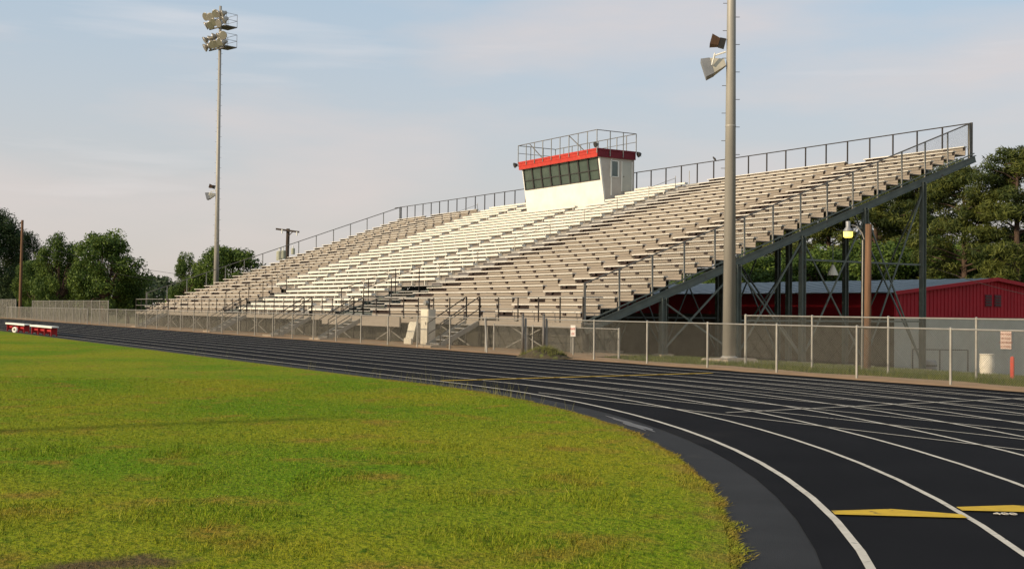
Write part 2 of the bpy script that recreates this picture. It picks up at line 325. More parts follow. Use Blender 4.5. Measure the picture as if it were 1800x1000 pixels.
# ------------------------------------------------------------------ grass blades
def blades(n, zmin, zmax, power, hmin, hmax, wid, lat0, lat1, keep, tonef=None):
    u = RNG.random(n); z = (zmin**power+u*(zmax**power-zmin**power))**(1/power); l = RNG.uniform(lat0, lat1, n)*z
    f2 = np.array([sy, cy]); r2 = np.array([cy, -sy]); P = z[:,None]*f2+l[:,None]*r2
    k = keep(P[:,0], P[:,1]); P = P[k]; z = z[k]; n = len(P)
    h = RNG.uniform(hmin, hmax, n)*(1+.5*(RNG.random(n) > .93)); a = RNG.uniform(0, 2*np.pi, n); w = wid*(z/zmin)**.6
    d = np.stack([np.cos(a), np.sin(a)], 1)*w[:,None]/2; lean = RNG.normal(0, .45, (n,2))*h[:,None]
    V = np.zeros((n,3,3)); V[:,0,:2] = P-d; V[:,1,:2] = P+d; V[:,2,:2] = P+lean; V[:,:2,2] = .0; V[:,2,2] = h
    t = np.clip(RNG.normal(.12, .22, n), 0, 1)
    return V.reshape(-1,3), np.repeat(t, 3)
inf = lambda x, y: ((np.hypot(x-CX, y-CY)+RNG.normal(0,.03,len(x)) < R0-.88) & (x > CX)) | ((x <= CX) & (y < CY+R0-.88))
tuft = lambda x, y: np.sin(x*2.1+1.3*np.sin(y*1.7))*np.sin(y*2.6+1.1*np.sin(x*1.3))
Vs, Ts = [], []
for args in ((330000, 6.3, 26, 1.0, .012, .034, .007, -.52, .34, inf), (70000, 12, 60, .9, .015, .035, .012, -.52, .2, inf),
             (60000, 6.3, 14, 1.3, .025, .062, .007, -.52, .34, lambda x, y: inf(x, y) & (tuft(x, y) > .45)),
             (16000, 6.3, 10.5, 1.0, .03, .085, .007, -.52, .1, lambda x, y: inf(x, y) & (tuft(x*.8, y*.8+2) > .25) & (np.hypot((x+7.55)*1.9, y-1.75) > .8))):
    v, t_ = blades(*args); Vs.append(v); Ts.append(t_)
V = np.concatenate(Vs); T_ = np.concatenate(Ts)
link('grass_blades', fast_mesh('grass_blades', V, np.arange(len(V)).reshape(-1,3), 'grass', T_), kind='stuff')
# short ragged turf creeping over the gutter's edge
n_ = 26000; th = RNG.uniform(.35, 1.62, n_); rag = np.abs(RNG.normal(0,1,n_))*(.02+.026*np.clip(np.sin(th*61)+np.sin(th*143+1)+np.sin(th*23), 0, 2)); r_ = R0-.90+rag
P = np.stack([CX+r_*np.cos(th), CY+r_*np.sin(th)], 1); h_ = RNG.uniform(.008,.03,n_); an = RNG.uniform(0,6.28,n_); d_ = np.stack([np.cos(an), np.sin(an)],1)*.006; ln_ = np.stack([np.cos(th), np.sin(th)],1)*RNG.normal(.02,.03,n_)[:,None]
V = np.zeros((n_,3,3)); V[:,0,:2] = P-d_; V[:,1,:2] = P+d_; V[:,2,:2] = P+ln_; V[:,2,2] = h_
link('edge_turf', fast_mesh('edge_turf', V.reshape(-1,3), np.arange(3*n_).reshape(-1,3), 'grass', np.repeat(RNG.random(n_)*.4, 3)), kind='stuff')
# thin weeds along the gutter
V = []; T_ = []
for k in range(170):
    x = RNG.uniform(-40, -17) if k % 3 == 0 else RNG.normal(-20.0, 2.2); r = R0-.90+abs(RNG.normal(0,.10)); 
    if x < CX: y = CY+r
    else: y = CY+math.sqrt(max(r*r-(x-CX)**2, 1))
    h = RNG.uniform(.08, .36)*(1 if k % 9 else 1.6); l = RNG.normal(0,.28,2)*h
    V += [(x-.004,y,0),(x+.004,y,0),(x+l[0],y+l[1],h)]; T_ += [.5]*3
link('edge_weeds', fast_mesh('edge_weeds', V, np.arange(len(V)).reshape(-1,3), 'weed', T_), kind='stuff')
V = []; T_ = []
for k in range(60000):
    x = RNG.uniform(-33, 8); y = RNG.uniform(24.1, 34) if k % 3 else RNG.uniform(24.1, 26.5)
    if y < 24.3+.25*math.sin(x*.9)+.1: continue
    h = RNG.uniform(.04, .16); l = RNG.normal(0,.4,2)*h; a = RNG.uniform(0, 6.28); c, s_ = math.cos(a)*.012, math.sin(a)*.012; z = gz(y)-.03
    V += [(x-c,y-s_,z),(x+c,y+s_,z),(x+l[0],y+l[1],z+h)]; T_ += [RNG.random()*.5]*3
link('verge_grass', fast_mesh('verge_grass', V, np.arange(len(V)).reshape(-1,3), 'verge', T_), kind='stuff')

# ------------------------------------------------------------------ grandstand
TR, RS = .811, .2925
yn = lambda n: 27.08+TR*n
zn = lambda n: 1.84+RS*n
zf = lambda n: zn(n)-.43
NR = range(-1, 28)
XL, XR = -97.6, -36.6
st = Thing('grandstand', 'long aluminium and tan grandstand with white middle section rising behind the track fence', 'grandstand', (-67, 38, 0))
SECS = [(-97.5,-92.0,'tan'),(-90.9,-83.0,'tan'),(-81.0,-75.6,'white'),(-74.4,-64.6,'white'),(-63.4,-57.2,'white'),(-55.1,-44.1,'tan'),(-42.85,-36.65,'tan')]
cache = {}
def sh(key, fn):
    if key not in cache: cache[key] = fn()
    return cache[key]
brk = {'tan': MB(), 'white': MB()}
def row_piece(n, x0, x1, kind):
    L = round(x1-x0, 3); y, z = yn(n), zn(n); c = ((x0+x1)/2, y, z)
    if kind == 'tan':
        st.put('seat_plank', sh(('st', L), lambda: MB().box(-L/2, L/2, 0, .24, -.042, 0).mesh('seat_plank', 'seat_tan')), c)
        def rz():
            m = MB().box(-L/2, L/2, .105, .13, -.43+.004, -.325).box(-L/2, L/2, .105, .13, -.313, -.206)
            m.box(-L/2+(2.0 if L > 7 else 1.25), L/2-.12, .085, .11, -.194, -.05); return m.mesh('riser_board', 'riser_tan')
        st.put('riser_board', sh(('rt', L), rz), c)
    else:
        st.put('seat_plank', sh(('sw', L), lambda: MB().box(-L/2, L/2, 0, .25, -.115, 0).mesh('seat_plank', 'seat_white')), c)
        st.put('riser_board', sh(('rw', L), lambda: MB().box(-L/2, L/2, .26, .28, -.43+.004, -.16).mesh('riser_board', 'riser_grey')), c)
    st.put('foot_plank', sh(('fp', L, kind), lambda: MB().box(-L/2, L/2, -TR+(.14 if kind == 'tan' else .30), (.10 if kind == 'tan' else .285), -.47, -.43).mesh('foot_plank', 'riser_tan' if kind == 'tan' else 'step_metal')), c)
    if kind == 'tan': brk['tan'].box(x0+.02, x1-.02, y+.14, y+.16, z-.42, z-.044)  # added dark board behind each row, blocks sun through the seat slots
    x = x0+.35+((n*37) % 5)*.04
    while x < x1-.1:
        if kind == 'tan': brk['tan'].box(x-.10, x+.10, y+.035, y+.082, z-.145, z-.045)  # dark boxes painted in for the shaded openings at the seat brackets
        else: brk['white'].box(x-.025, x+.025, y+.05, y+.20, z-.42, z-.117)
        x += 1.524
for n in NR:
    for i, (x0, x1, kind) in enumerate(SECS):
        if n <= 4:
            if i == 2: continue
            if i == 1: x1 = -78.2
            if i == 4: x1 = -60.1
            if i == 3: x0 = -74.9
        if n >= 24 and i == 3: x1 = -72.5
        if n >= 24 and i == 4: x0 = -62.3
        row_piece(n, x0, x1, kind)
st.add('seat_gap_shade', brk['tan'], 'gap_shade', kind='stuff'); st.add('seat_supports', brk['white'], 'seat_white', kind='stuff')
AIS = [(-92.0,-90.9),(-83.0,-81.0),(-75.6,-74.4),(-64.6,-63.4),(-57.2,-55.1),(-44.1,-42.85)]
for n in NR:
    for i, (a, b) in enumerate(AIS):
        if n <= 4 and i in (1, 2, 4): continue
        if n >= 24 and i == 3: continue
        L = b-a; tan = i in (0, 5)
        def stp(L=L, tan=tan):
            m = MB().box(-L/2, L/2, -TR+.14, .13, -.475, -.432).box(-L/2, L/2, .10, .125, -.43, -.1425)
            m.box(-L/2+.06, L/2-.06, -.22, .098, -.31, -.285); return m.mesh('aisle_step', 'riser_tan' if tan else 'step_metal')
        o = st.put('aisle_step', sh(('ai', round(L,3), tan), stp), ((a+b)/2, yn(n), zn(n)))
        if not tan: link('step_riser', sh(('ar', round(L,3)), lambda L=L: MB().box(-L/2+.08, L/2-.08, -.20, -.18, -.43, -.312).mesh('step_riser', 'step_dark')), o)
# walkway along the front
m = MB(); k = XL
while k < -35.6:
    st.add('walkway_plank', MB().box(k, min(k+3.03, -35.6), 25.62, 26.38, 1.08, 1.125), 'riser_tan'); k += 3.05
st.add('walkway_edge_beam', MB().box(XL, -35.6, 25.55, 25.615, .93, 1.13), 'riser_tan')
st.add('fascia_panel', MB().box(-59.4, -50.2, 25.46, 25.53, .72, 1.20), 'riser_tan')
k = XL+.2
while k < -35.6: st.add('walkway_leg', MB().box(k-.04, k+.04, 25.66, 25.74, 0, 1.08), 'galv'); k += 3.05
for x in np.arange(XL+1.5, -36, 6.1):
    st.add('walkway_brace', MB().beam((x, 25.8, .05), (x+3.0, 25.8, 1.0), .04, .04).beam((x, 25.84, 1.0), (x+3.0, 25.84, .05), .04, .04), 'galv')
k = XL+.1
while k < -37.5: st.add('skirt_panel', MB().box(k, k+3.0, 26.30, 26.33, -.02, 1.06), 'skirt'); k += 3.05
ST = [-44.1, -55.6, -62.2, -72.6, -89.6]                 # stair flights down to the verge
PADL = ['small concrete pad under the stair beside the cream cabinet','small concrete pad under the stair left of the tan fascia panel','small concrete pad under the stair below the right portal rails','small concrete pad under the stair below the left portal rails','small concrete pad under the stair at the far end of the grandstand']
def in_stair(x): return any(s-.1 < x < s+1.2 for s in ST)
rail = None; segs = []; x = XL; cur = XL
for s in sorted(ST): segs.append((cur, s-.02)); cur = s+1.12
segs.append((cur, -35.55))
for a, b in segs:
    rl = st.add('walkway_rail', MB().tube([(a,25.6,2.10),(b,25.6,2.10)], .024).tube([(a,25.6,1.62),(b,25.6,1.62)], .02), 'galv')
    n = max(1, round((b-a)/1.524))
    for q in range(n+1): xx = a+(b-a)*q/n; st.add('rail_post', MB().box(xx-.024, xx+.024, 25.575, 25.61, .95, 2.09), 'rail_brown', rl)
st.add('end_rail', MB().tube([(-35.55,25.6,2.1),(-35.55,26.5,2.1)], .024), 'galv')
for s in ST:
    f0, f1, nt_ = 23.75, 25.55, 6
    fl = st.add('stair_stringer', MB().beam((s+.03,f0-.1,.05),(s+.03,f1,1.02), .05, .20).beam((s+1.07,f0-.1,.05),(s+1.07,f1,1.02), .05, .20), 'galv')
    for q in range(nt_):
        yy = f0+(f1-f0)*(q+.1)/nt_; zz = 1.12*(q+1)/(nt_+1); st.add('stair_tread', MB().box(s+.055, s+1.045, yy, yy+.28, zz-.035, zz), 'step_metal', fl)
    for xx in (s, s+1.1):
        st.add('stair_rail', MB().tube([(xx,f0-.05,.05),(xx,f0-.05,1.0),(xx,f1+.02,2.13)], .026).tube([(xx,f0-.05,.52),(xx,f1+.02,1.62)], .02).tube([(xx,f1+.02,.1),(xx,f1+.02,2.13)], .03), 'rail_brown')
    one('concrete_pad', PADL[ST.index(s)], 'pad', MB().box(s-.1, s+1.2, 23.2, 23.95, 0, .09), 'concrete', (s, 23.6, 0), 'pads under the stairs')
# entry stairs from the walkway up to row five, with rails
for a, b in ((-59.0,-56.2), (-77.9,-75.2)):
    sr = st.add('entry_stringer', MB().beam((a+.05,26.4,1.0),(a+.05,30.2,2.5), .06, .24).beam((b-.05,26.4,1.0),(b-.05,30.2,2.5), .06, .24), 'steel_green')
    for q in range(9): yy = 26.42+q*.42; zz = 1.15+(q+1)*.155; st.add('entry_tread', MB().box(a+.1, b-.1, yy, yy+.43, zz-.045, zz), 'step_metal', sr)
    for xx in (a, b):
        st.add('entry_rail', MB().tube([(xx,26.4,1.15),(xx,26.4,2.6),(xx,29.65,3.78),(xx,29.65,2.3)], .032).tube([(xx,28.0,1.7),(xx,28.0,3.2)], .026), 'rail_brown')
for a, b in ((-60.1,-55.1), (-78.2,-74.9)): st.add('portal_sun_block', MB().box(a, b, 30.36, 30.40, -.2, 2.48), 'skirt')  # dark panels added under the portals to keep sun off the red wall
st.add('landing', MB().box(-57.2, -55.15, 29.7, 30.35, 2.5, 2.55), 'step_metal')
# aisle rails
for X0 in (-56.95, -81.2):
    nn = [5.2, 8.2, 11.2, 14.2, 17.2, 20.2, 23.2, 25.8, 27.2]
    for i, n in enumerate(nn):
        if X0 == -81.2 and n > 27: continue
        p = st.add('aisle_post', MB().tube([(X0,yn(n),zf(n)),(X0,yn(n),zf(n)+1.08)], .022), 'galv')
        if i % 2 == 0 and i+1 < len(nn): n2 = nn[i+1]; st.add('aisle_rail', MB().tube([(X0,yn(n),zf(n)+.95),(X0,yn(n2),zf(n2)+.95)], .016), 'galv', p)
# rear rail and end rails
rl = st.add('rear_rail', MB().tube([(-98.6,49.4,10.88),(XR,49.4,10.88)], .03), 'rail_brown')
x = -36.7
while x > -98.7: st.add('rail_post', MB().box(x-.028, x+.028, 49.38, 49.44, 9.2, 10.87), 'rail_brown', rl); x -= 1.524
def chain(L, H, pitch=.058, w=.0037):     # woven wire as crossing slanted strands, one bay
    A = []; n = int((L+H)/pitch)
    for s_ in (1, -1):
        for k in range(-int(H/pitch)-1, int(L/pitch)+2):
            u0, v0, u1, v1 = k*pitch, 0., k*pitch+H, H
            if s_ < 0: u0, u1 = L-u0, L-u1
            # clip to the bay
            t0, t1 = 0., 1.; du = u1-u0
            lo, hi = (0-u0)/du, (L-u0)/du
            if lo > hi: lo, hi = hi, lo
            t0, t1 = max(t0, lo), min(t1, hi)
            if t1-t0 < .01: continue
            A.append((u0+du*t0, H*t0, u0+du*t1, H*t1))
    return A, w
def chain_mesh(name, L, H, fn, **k):
    A, w = chain(L, H, **k); V = []; F = []
    for a, b, c, d in A:
        p, q = Vector(fn(a, b)), Vector(fn(c, d)); t = (q-p).normalized(); s1 = t.cross(Vector((0,1,0))) ; s1 = s1.normalized()*w/2 if s1.length > .1 else Vector((0,0,w/2)); s2 = t.cross(s1).normalized()*w/2
        i = len(V); V += [p-s1-s2, p+s1-s2, p+s2, q-s1-s2, q+s1-s2, q+s2]
        F += [(i,i+1,i+4,i+3),(i+1,i+2,i+5,i+4),(i+2,i,i+3,i+5)]
    return fast_mesh(name, [tuple(v) for v in V], F, 'wire')
for XX, mesh in ((XR-.02, True), (XL+.02, False)):
    p0, p1 = (XX,26.4,2.62), (XX,49.4,10.88); rl = st.add('end_guard_rail', MB().tube([(XX,26.4,1.1),p0,p1,(XX,49.55,10.88)], .034), 'galv_dark')
    for q in range(15):
        yy = 26.45+1.637*q; n = (yy-27.08)/TR; z1 = p0[2]+(p1[2]-p0[2])*(yy-26.4)/23.0; st.add('rail_post', MB().box(XX-.026, XX+.026, yy-.03, yy+.03, zf(n)-.32, z1), 'galv', rl)
    if mesh:
        me = chain_mesh('rail_mesh', 23.0, 1.2, lambda u, v: (XX+.03, 26.4+u, 1.40+u*.359+v-0), pitch=.075)
        me.transform(Matrix.Translation(-st.b)); link('rail_mesh', me, st.o)
    st.add('corner_post', MB().box(XX-.045, XX+.045, 49.46, 49.56, 9.2, 10.93), 'galv_dark', rl)
# frames below
for k in range(14):
    X0 = XR+.02-k*4.69
    z0, z1 = zf(-.85)-.30, zf(27.6)-.30
    rk = st.add('raker_beam', MB().beam((X0,26.4,z0+.15),(X0,49.75,z1+.15), .14, .03).beam((X0,26.4,z0-.15),(X0,49.75,z1-.15), .14, .03).beam((X0,26.4,z0),(X0,49.75,z1), .03, .30), 'steel_green')
    st.add('raker_angle', MB().beam((X0+.05,26.0,zf(-1.1)-.06),(X0+.05,49.6,zf(27.5)-.03), .05, .05), 'steel_green', rk)
    cols = [30.24, 34.23, 38.0, 41.95, 45.9]
    for c_ in cols:
        n = (c_-27.08)/TR; zt = zf(n)-.42; zb = gz(c_)-.04
        st.add('column', MB().box(X0-.11,X0+.11,c_-.12,c_-.095,zb,zt).box(X0-.11,X0+.11,c_+.095,c_+.12,zb,zt).box(X0-.015,X0+.015,c_-.095,c_+.095,zb,zt), 'steel_green')
        st.add('column_footing', MB().box(X0-.3,X0+.3,c_-.3,c_+.3,zb-.2,zb+.12), 'concrete')
    for i in range(4):
        a, b = cols[i], cols[i+1]; za, zb2 = zf((a-27.08)/TR)-.55, zf((b-27.08)/TR)-.55; ga, gb = gz(a)+.25, gz(b)+.25
        lo = 3.9 if i >= 2 else None
        if k % 3: continue
        st.add('cross_brace', MB().beam((X0+.03,a,ga),(X0+.03,b,zb2 if not lo else zb2-.2), .05, .07).beam((X0-.03,a,za),(X0-.03,b,gb), .05, .07), 'steel_green')
        if i >= 2: st.add('strut', MB().beam((X0,a,3.9),(X0,b,3.9), .06, .08), 'steel_green')
        if i >= 1: st.add('strut', MB().beam((X0,a,1.25),(X0,b,1.25), .06, .08), 'steel_green')
    if k < 13:
        for c_ in (34.23, 41.95, 45.9):
            zt = zf((c_-27.08)/TR)-.6; st.add('tie_beam', MB().beam((X0,c_,zt),(X0-4.69,c_,zt), .10, .16), 'steel_green')
        if k % 2 == 0:
            for c_ in (38.0, 45.9):
                zt = zf((c_-27.08)/TR)-.7; st.add('bay_brace', MB().beam((X0,c_,gz(c_)+.3),(X0-4.69,c_,zt), .06, .06).beam((X0,c_+.07,zt),(X0-4.69,c_+.07,gz(c_)+.3), .06, .06), 'steel_green')
for n in range(0, 28, 4):
    st.add('purlin', MB().box(XL, XR, yn(n)-.25, yn(n)-.17, zf(n)-.17, zf(n)-.05), 'steel_green')

# ------------------------------------------------------------------ press box
px0, px1, py0, py1, pz0, pz1 = -71.85, -62.5, 46.6, 49.1, 8.55, 11.72
pb = Thing('press_box', 'white press box with red fascia and slanted dark windows on top of the grandstand', 'press box', (-67.3, 48, pz0))
yf = lambda z: py0-.42*(z-9.0)/(11.72-9.0)
zs, zt = 10.20, 11.70
pb.add('front_wall', MB().hexa([(px0,yf(pz0),pz0),(px1,yf(pz0),pz0),(px1,yf(pz0)+.1,pz0),(px0,yf(pz0)+.1,pz0),(px0,yf(zs),zs),(px1,yf(zs),zs),(px1,yf(zs)+.1,zs),(px0,yf(zs)+.1,zs)]), 'box_white')
for xa, xb in ((px0, px0+.16), (px1-.16, px1)):
    pb.add('corner_trim', MB().hexa([(xa,yf(zs),zs),(xb,yf(zs),zs),(xb,yf(zs)+.1,zs),(xa,yf(zs)+.1,zs),(xa,yf(zt),zt),(xb,yf(zt),zt),(xb,yf(zt)+.1,zt),(xa,yf(zt)+.1,zt)]), 'box_white')
wx0, wx1 = px0+.16, px1-.16; ww = (wx1-wx0)/8
for k in range(8):
    a, b = wx0+k*ww, wx0+(k+1)*ww; zm = 10.85
    fr = pb.add('window_frame', MB().beam((a+.03,yf(zs)-.02,zs),(a+.03,yf(zt)-.02,zt), .07, .06).beam((b-.03,yf(zs)-.02,zs),(b-.03,yf(zt)-.02,zt), .07, .06)
                .beam((a+.06,yf(zs)-.02,zs+.03),(b-.06,yf(zs)-.02,zs+.03), .06, .06).beam((a+.06,yf(zm)-.01,zm),(b-.06,yf(zm)-.01,zm), .05, .05), 'frame_dark')
    for za, zb in ((zs+.05, zm-.02), (zm+.02, zt)):
        t = .015*random.uniform(-1, 1); pb.add('pane', MB().quad((a+.05,yf(za)+.03,za),(b-.05,yf(za)+.03+t,za),(b-.05,yf(zb)+.03+t,zb),(a+.05,yf(zb)+.03,zb)), 'glass_dark', fr)
sw = MB(); sw.v = [(px1-.02,yf(pz0)+.1,pz0),(px1-.02,py1,pz0),(px1-.02,py1,zt),(px1-.02,yf(zt)+.1,zt)]; sw.f = [(0,1,2,3)]
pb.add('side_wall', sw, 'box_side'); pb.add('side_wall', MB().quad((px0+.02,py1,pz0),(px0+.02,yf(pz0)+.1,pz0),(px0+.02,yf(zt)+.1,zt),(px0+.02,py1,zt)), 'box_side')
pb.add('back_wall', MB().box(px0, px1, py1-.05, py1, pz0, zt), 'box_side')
for z in (10.05,): pb.add('corner_trim', MB().box(px1-.02, px1+.03, yf(9)+.55, yf(9)+.62, 9.2, 11.6), 'box_white')
wf = pb.add('side_window', MB().box(px1-.02, px1+.03, 47.10, 47.16, 10.45, 11.5).box(px1-.02, px1+.03, 47.72, 47.80, 10.45, 11.5).box(px1-.02, px1+.03, 47.16, 47.72, 10.42, 10.47).box(px1-.02, px1+.03, 47.16, 47.72, 11.47, 11.52), 'box_white')
pb.add('pane', MB().quad((px1+.0,47.16,10.47),(px1+.0,47.72,10.47),(px1+.0,47.72,11.47),(px1+.0,47.16,11.47)), 'glass_dark', wf)
dr = pb.add('door', MB().box(px1-.02, px1+.02, 48.08, 48.86, 9.5, 11.48), 'grey_wall'); pb.add('door_frame', MB().box(px1-.02, px1+.045, 48.87, 48.92, 9.5, 11.52).box(px1-.02, px1+.045, 48.02, 48.07, 9.5, 11.52), 'box_white', dr)
pb.add('door_knob', MB().lathe([(.02,0),(.04,.03),(.02,.06)], (px1+.02,48.2,10.5), 8, (1,0,0)), 'frame_dark', dr)
of = .08; zt2 = 12.22; yft = yf(zt)-.18
pb.add('fascia', MB().box(px0-of, px1+of, yft-.05, yft, zt-.03, zt2).box(px0-of, px1+of, yft-.08, yft-.052, zt2-.10, zt2+.02).box(px0-of, px1+of, yft-.07, yft-.052, 11.92, 11.97), 'red_trim')
pb.add('fascia', MB().box(px1+of-.05, px1+of, yft+.004, py1+.06, zt-.03, zt2).box(px1+of+.002, px1+of+.03, yft-.04, py1+.06, zt2-.10, zt2+.02), 'maroon')  # side fascia: red trim with its shade put into the maroon colour
pb.add('fascia', MB().box(px0-of, px0-of+.05, yft+.004, py1+.06, zt-.03, zt2), 'maroon')  # far side likewise, shade in the colour
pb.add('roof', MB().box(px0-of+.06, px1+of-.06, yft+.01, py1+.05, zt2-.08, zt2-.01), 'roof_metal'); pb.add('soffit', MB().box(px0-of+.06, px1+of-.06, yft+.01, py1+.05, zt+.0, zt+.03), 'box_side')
zr = 13.42; rx0, rx1, ry0, ry1 = px0-of-.02, px1+of+.04, yft-.1, py1+.06
rr = pb.add('roof_rail', MB().tube([(rx0,ry0,zr),(rx1,ry0,zr),(rx1,ry1,zr),(rx0,ry1,zr),(rx0,ry0,zr)], .028).tube([(rx0,ry0,zr-.55),(rx0,ry1,zr-.55),(rx1,ry1,zr-.55)], .02), 'galv_dark')
for k in range(10): x = rx0+(rx1-rx0)*k/9; pb.add('rail_post', MB().box(x-.025, x+.025, ry0-.02, ry0+.02, 11.95 if k not in (0,9) else 11.9, zr), 'galv', rr); pb.add('rail_post', MB().box(x-.025, x+.025, ry1-.02, ry1+.02, 12.2, zr), 'galv', rr)
for k in (1, 2): y = ry0+(ry1-ry0)*k/3; pb.add('rail_post', MB().box(rx1-.02, rx1+.02, y-.025, y+.025, 11.75, zr), 'galv', rr); pb.add('rail_post', MB().box(rx0-.02, rx0+.02, y-.025, y+.025, 12.2, zr), 'galv', rr)
pb.add('roof_brace', MB().beam((-70.5,ry0+.06,zr-.05),(-69.2,ry0+.3,12.25), .05, .05).beam((-65.6,ry0+.06,zr-.05),(-64.2,ry0+.3,12.25), .05, .05), 'galv_dark', rr)
for x, y, z in ((px0-of-.45, yft-.1, 12.05), (px1+of-.1, yft-.12, 12.45), (px1+of+.12, py1+.2, 12.05)):
    fl = pb.add('floodlight', MB().lathe([(.03,-.22),(.10,-.16),(.19,.0),(.20,.05)], (x,y,z), 12, (-.2,-1,-.35)), 'frame_dark'); pb.add('bracket', MB().tube([(x,y+.1,z),(x+(.35 if x < -70 else 0),y+.22,z-.12)], .025), 'frame_dark', fl)

# ------------------------------------------------------------------ chain link fences
CH = {}
def fence(name, label, xs_, y, H, z=0., group=None, mesh=True, rail=True, dark=False):
    t = Thing(name, label, 'fence', (sum(xs_)/len(xs_), y, z), group); pm = 'galv'
    for i, x in enumerate(xs_): t.add('post', MB().tube([(x,y,z-.1),(x,y,z+H+.02)], .032 if i not in (0, len(xs_)-1) else .042, 8).lathe([(.036,0),(.036,.03),(.012,.05)], (x,y,z+H), 8), pm)
    for a, b in zip(xs_[:-1], xs_[1:]):
        t.add('top_rail', MB().tube([(a+.02,y,z+H),(b-.02,y,z+H)], .022, 6), pm)
        L = round(b-a, 2); key = (L, H)
        if key not in CH: CH[key] = chain_mesh('mesh_panel', L, H-.07, lambda u, v: (u, .035, v+.04))
        t.put('mesh_panel', CH[key], (a, y, z))
    return t
SP = 2.743
fr_r = [-33.98]+[-31.2+SP*i for i in range(0, 14)]
f1 = fence('chain_link_fence', 'waist high galvanised chain link fence beside the track right of the gateway', fr_r, 22.92, 1.27)
fr_l = [-35.31-SP*i for i in range(0, 25)][::-1]
f2 = fence('chain_link_fence', 'long chain link fence between the track and the grandstand stairs', fr_l, 22.92, 1.27)
f2.add('brace', MB().tube([(-37.6,22.7,.0),(-38.05,22.88,1.26)], .03, 8), 'galv')
f3 = fence('chain_link_fence', 'far run of chain link fence beyond the grandstand end', [-102.6-SP*i for i in range(0, 15)][::-1], 22.92, 1.27)
f4 = fence('chain_link_fence', 'taller chain link fence in front of the red building', [-27.05+SP*i for i in range(0, 12)], 25.66, 1.5)
f5 = fence('chain_link_fence', 'tall chain link fence in front of the round trees', [-133.7+2.98*i for i in range(0, 12)], 24.2, 1.95)
f6 = fence('chain_link_fence', 'low chain link fence at the foot of the grandstand by the gateway', [-40.2, -37.4, -34.75, -32.07], 24.6, .98)
f7 = fence('chain_link_fence', 'tall dark chain link fence beside the bare wooden pole', [-160, -157, -154, -151, -148, -145, -142, -139.3], 23.5, 2.1)
for x, lb in ((-35.31, 'steel gate post at the opening where the long stair-side fence ends'), (-33.98, 'steel gate post at the opening next to the dirt pile')): one('gate_post', lb, 'post', MB().tube([(x,22.80,-.1),(x,22.80,1.42)], .045, 10).lathe([(.05,0),(.05,.03),(.01,.06)], (x,22.80,1.42), 10), 'galv_dark', (x,22.80,0), 'gate posts at the track gateway', True)
def board_sign(name, label, c, w, hgt, lines, sz, bm, tm):
    t = Thing(name, label, 'sign', c); t.add('board', MB().box(c[0]-w/2, c[0]+w/2, c[1]-.008, c[1]+.008, c[2], c[2]+hgt), bm)
    rot = Matrix(((1,0,0),(0,0,-1),(0,1,0)))
    for i, s_ in enumerate(lines): t.put('lettering', text_mesh(s_, sz, tm, rot), (c[0], c[1]-.012, c[2]+hgt-(i+1)*hgt/(len(lines)+.35)))
board_sign('gate_sign', 'small white sign with red lettering on the low fence behind the gateway', (-34.62,24.5,.67), .30, .40, ['RAMP','USE'], .115, 'sign_white', 'sign_red')
board_sign('notice_board', 'faded pink rules sign hung on the taller fence by the white barrel', (-17.94,25.60,.78), .30, .44, ['NO FOOD','OR GLASS','CONTAINERS','ALLOWED'], .062, 'sign_pink', 'sign_brown')

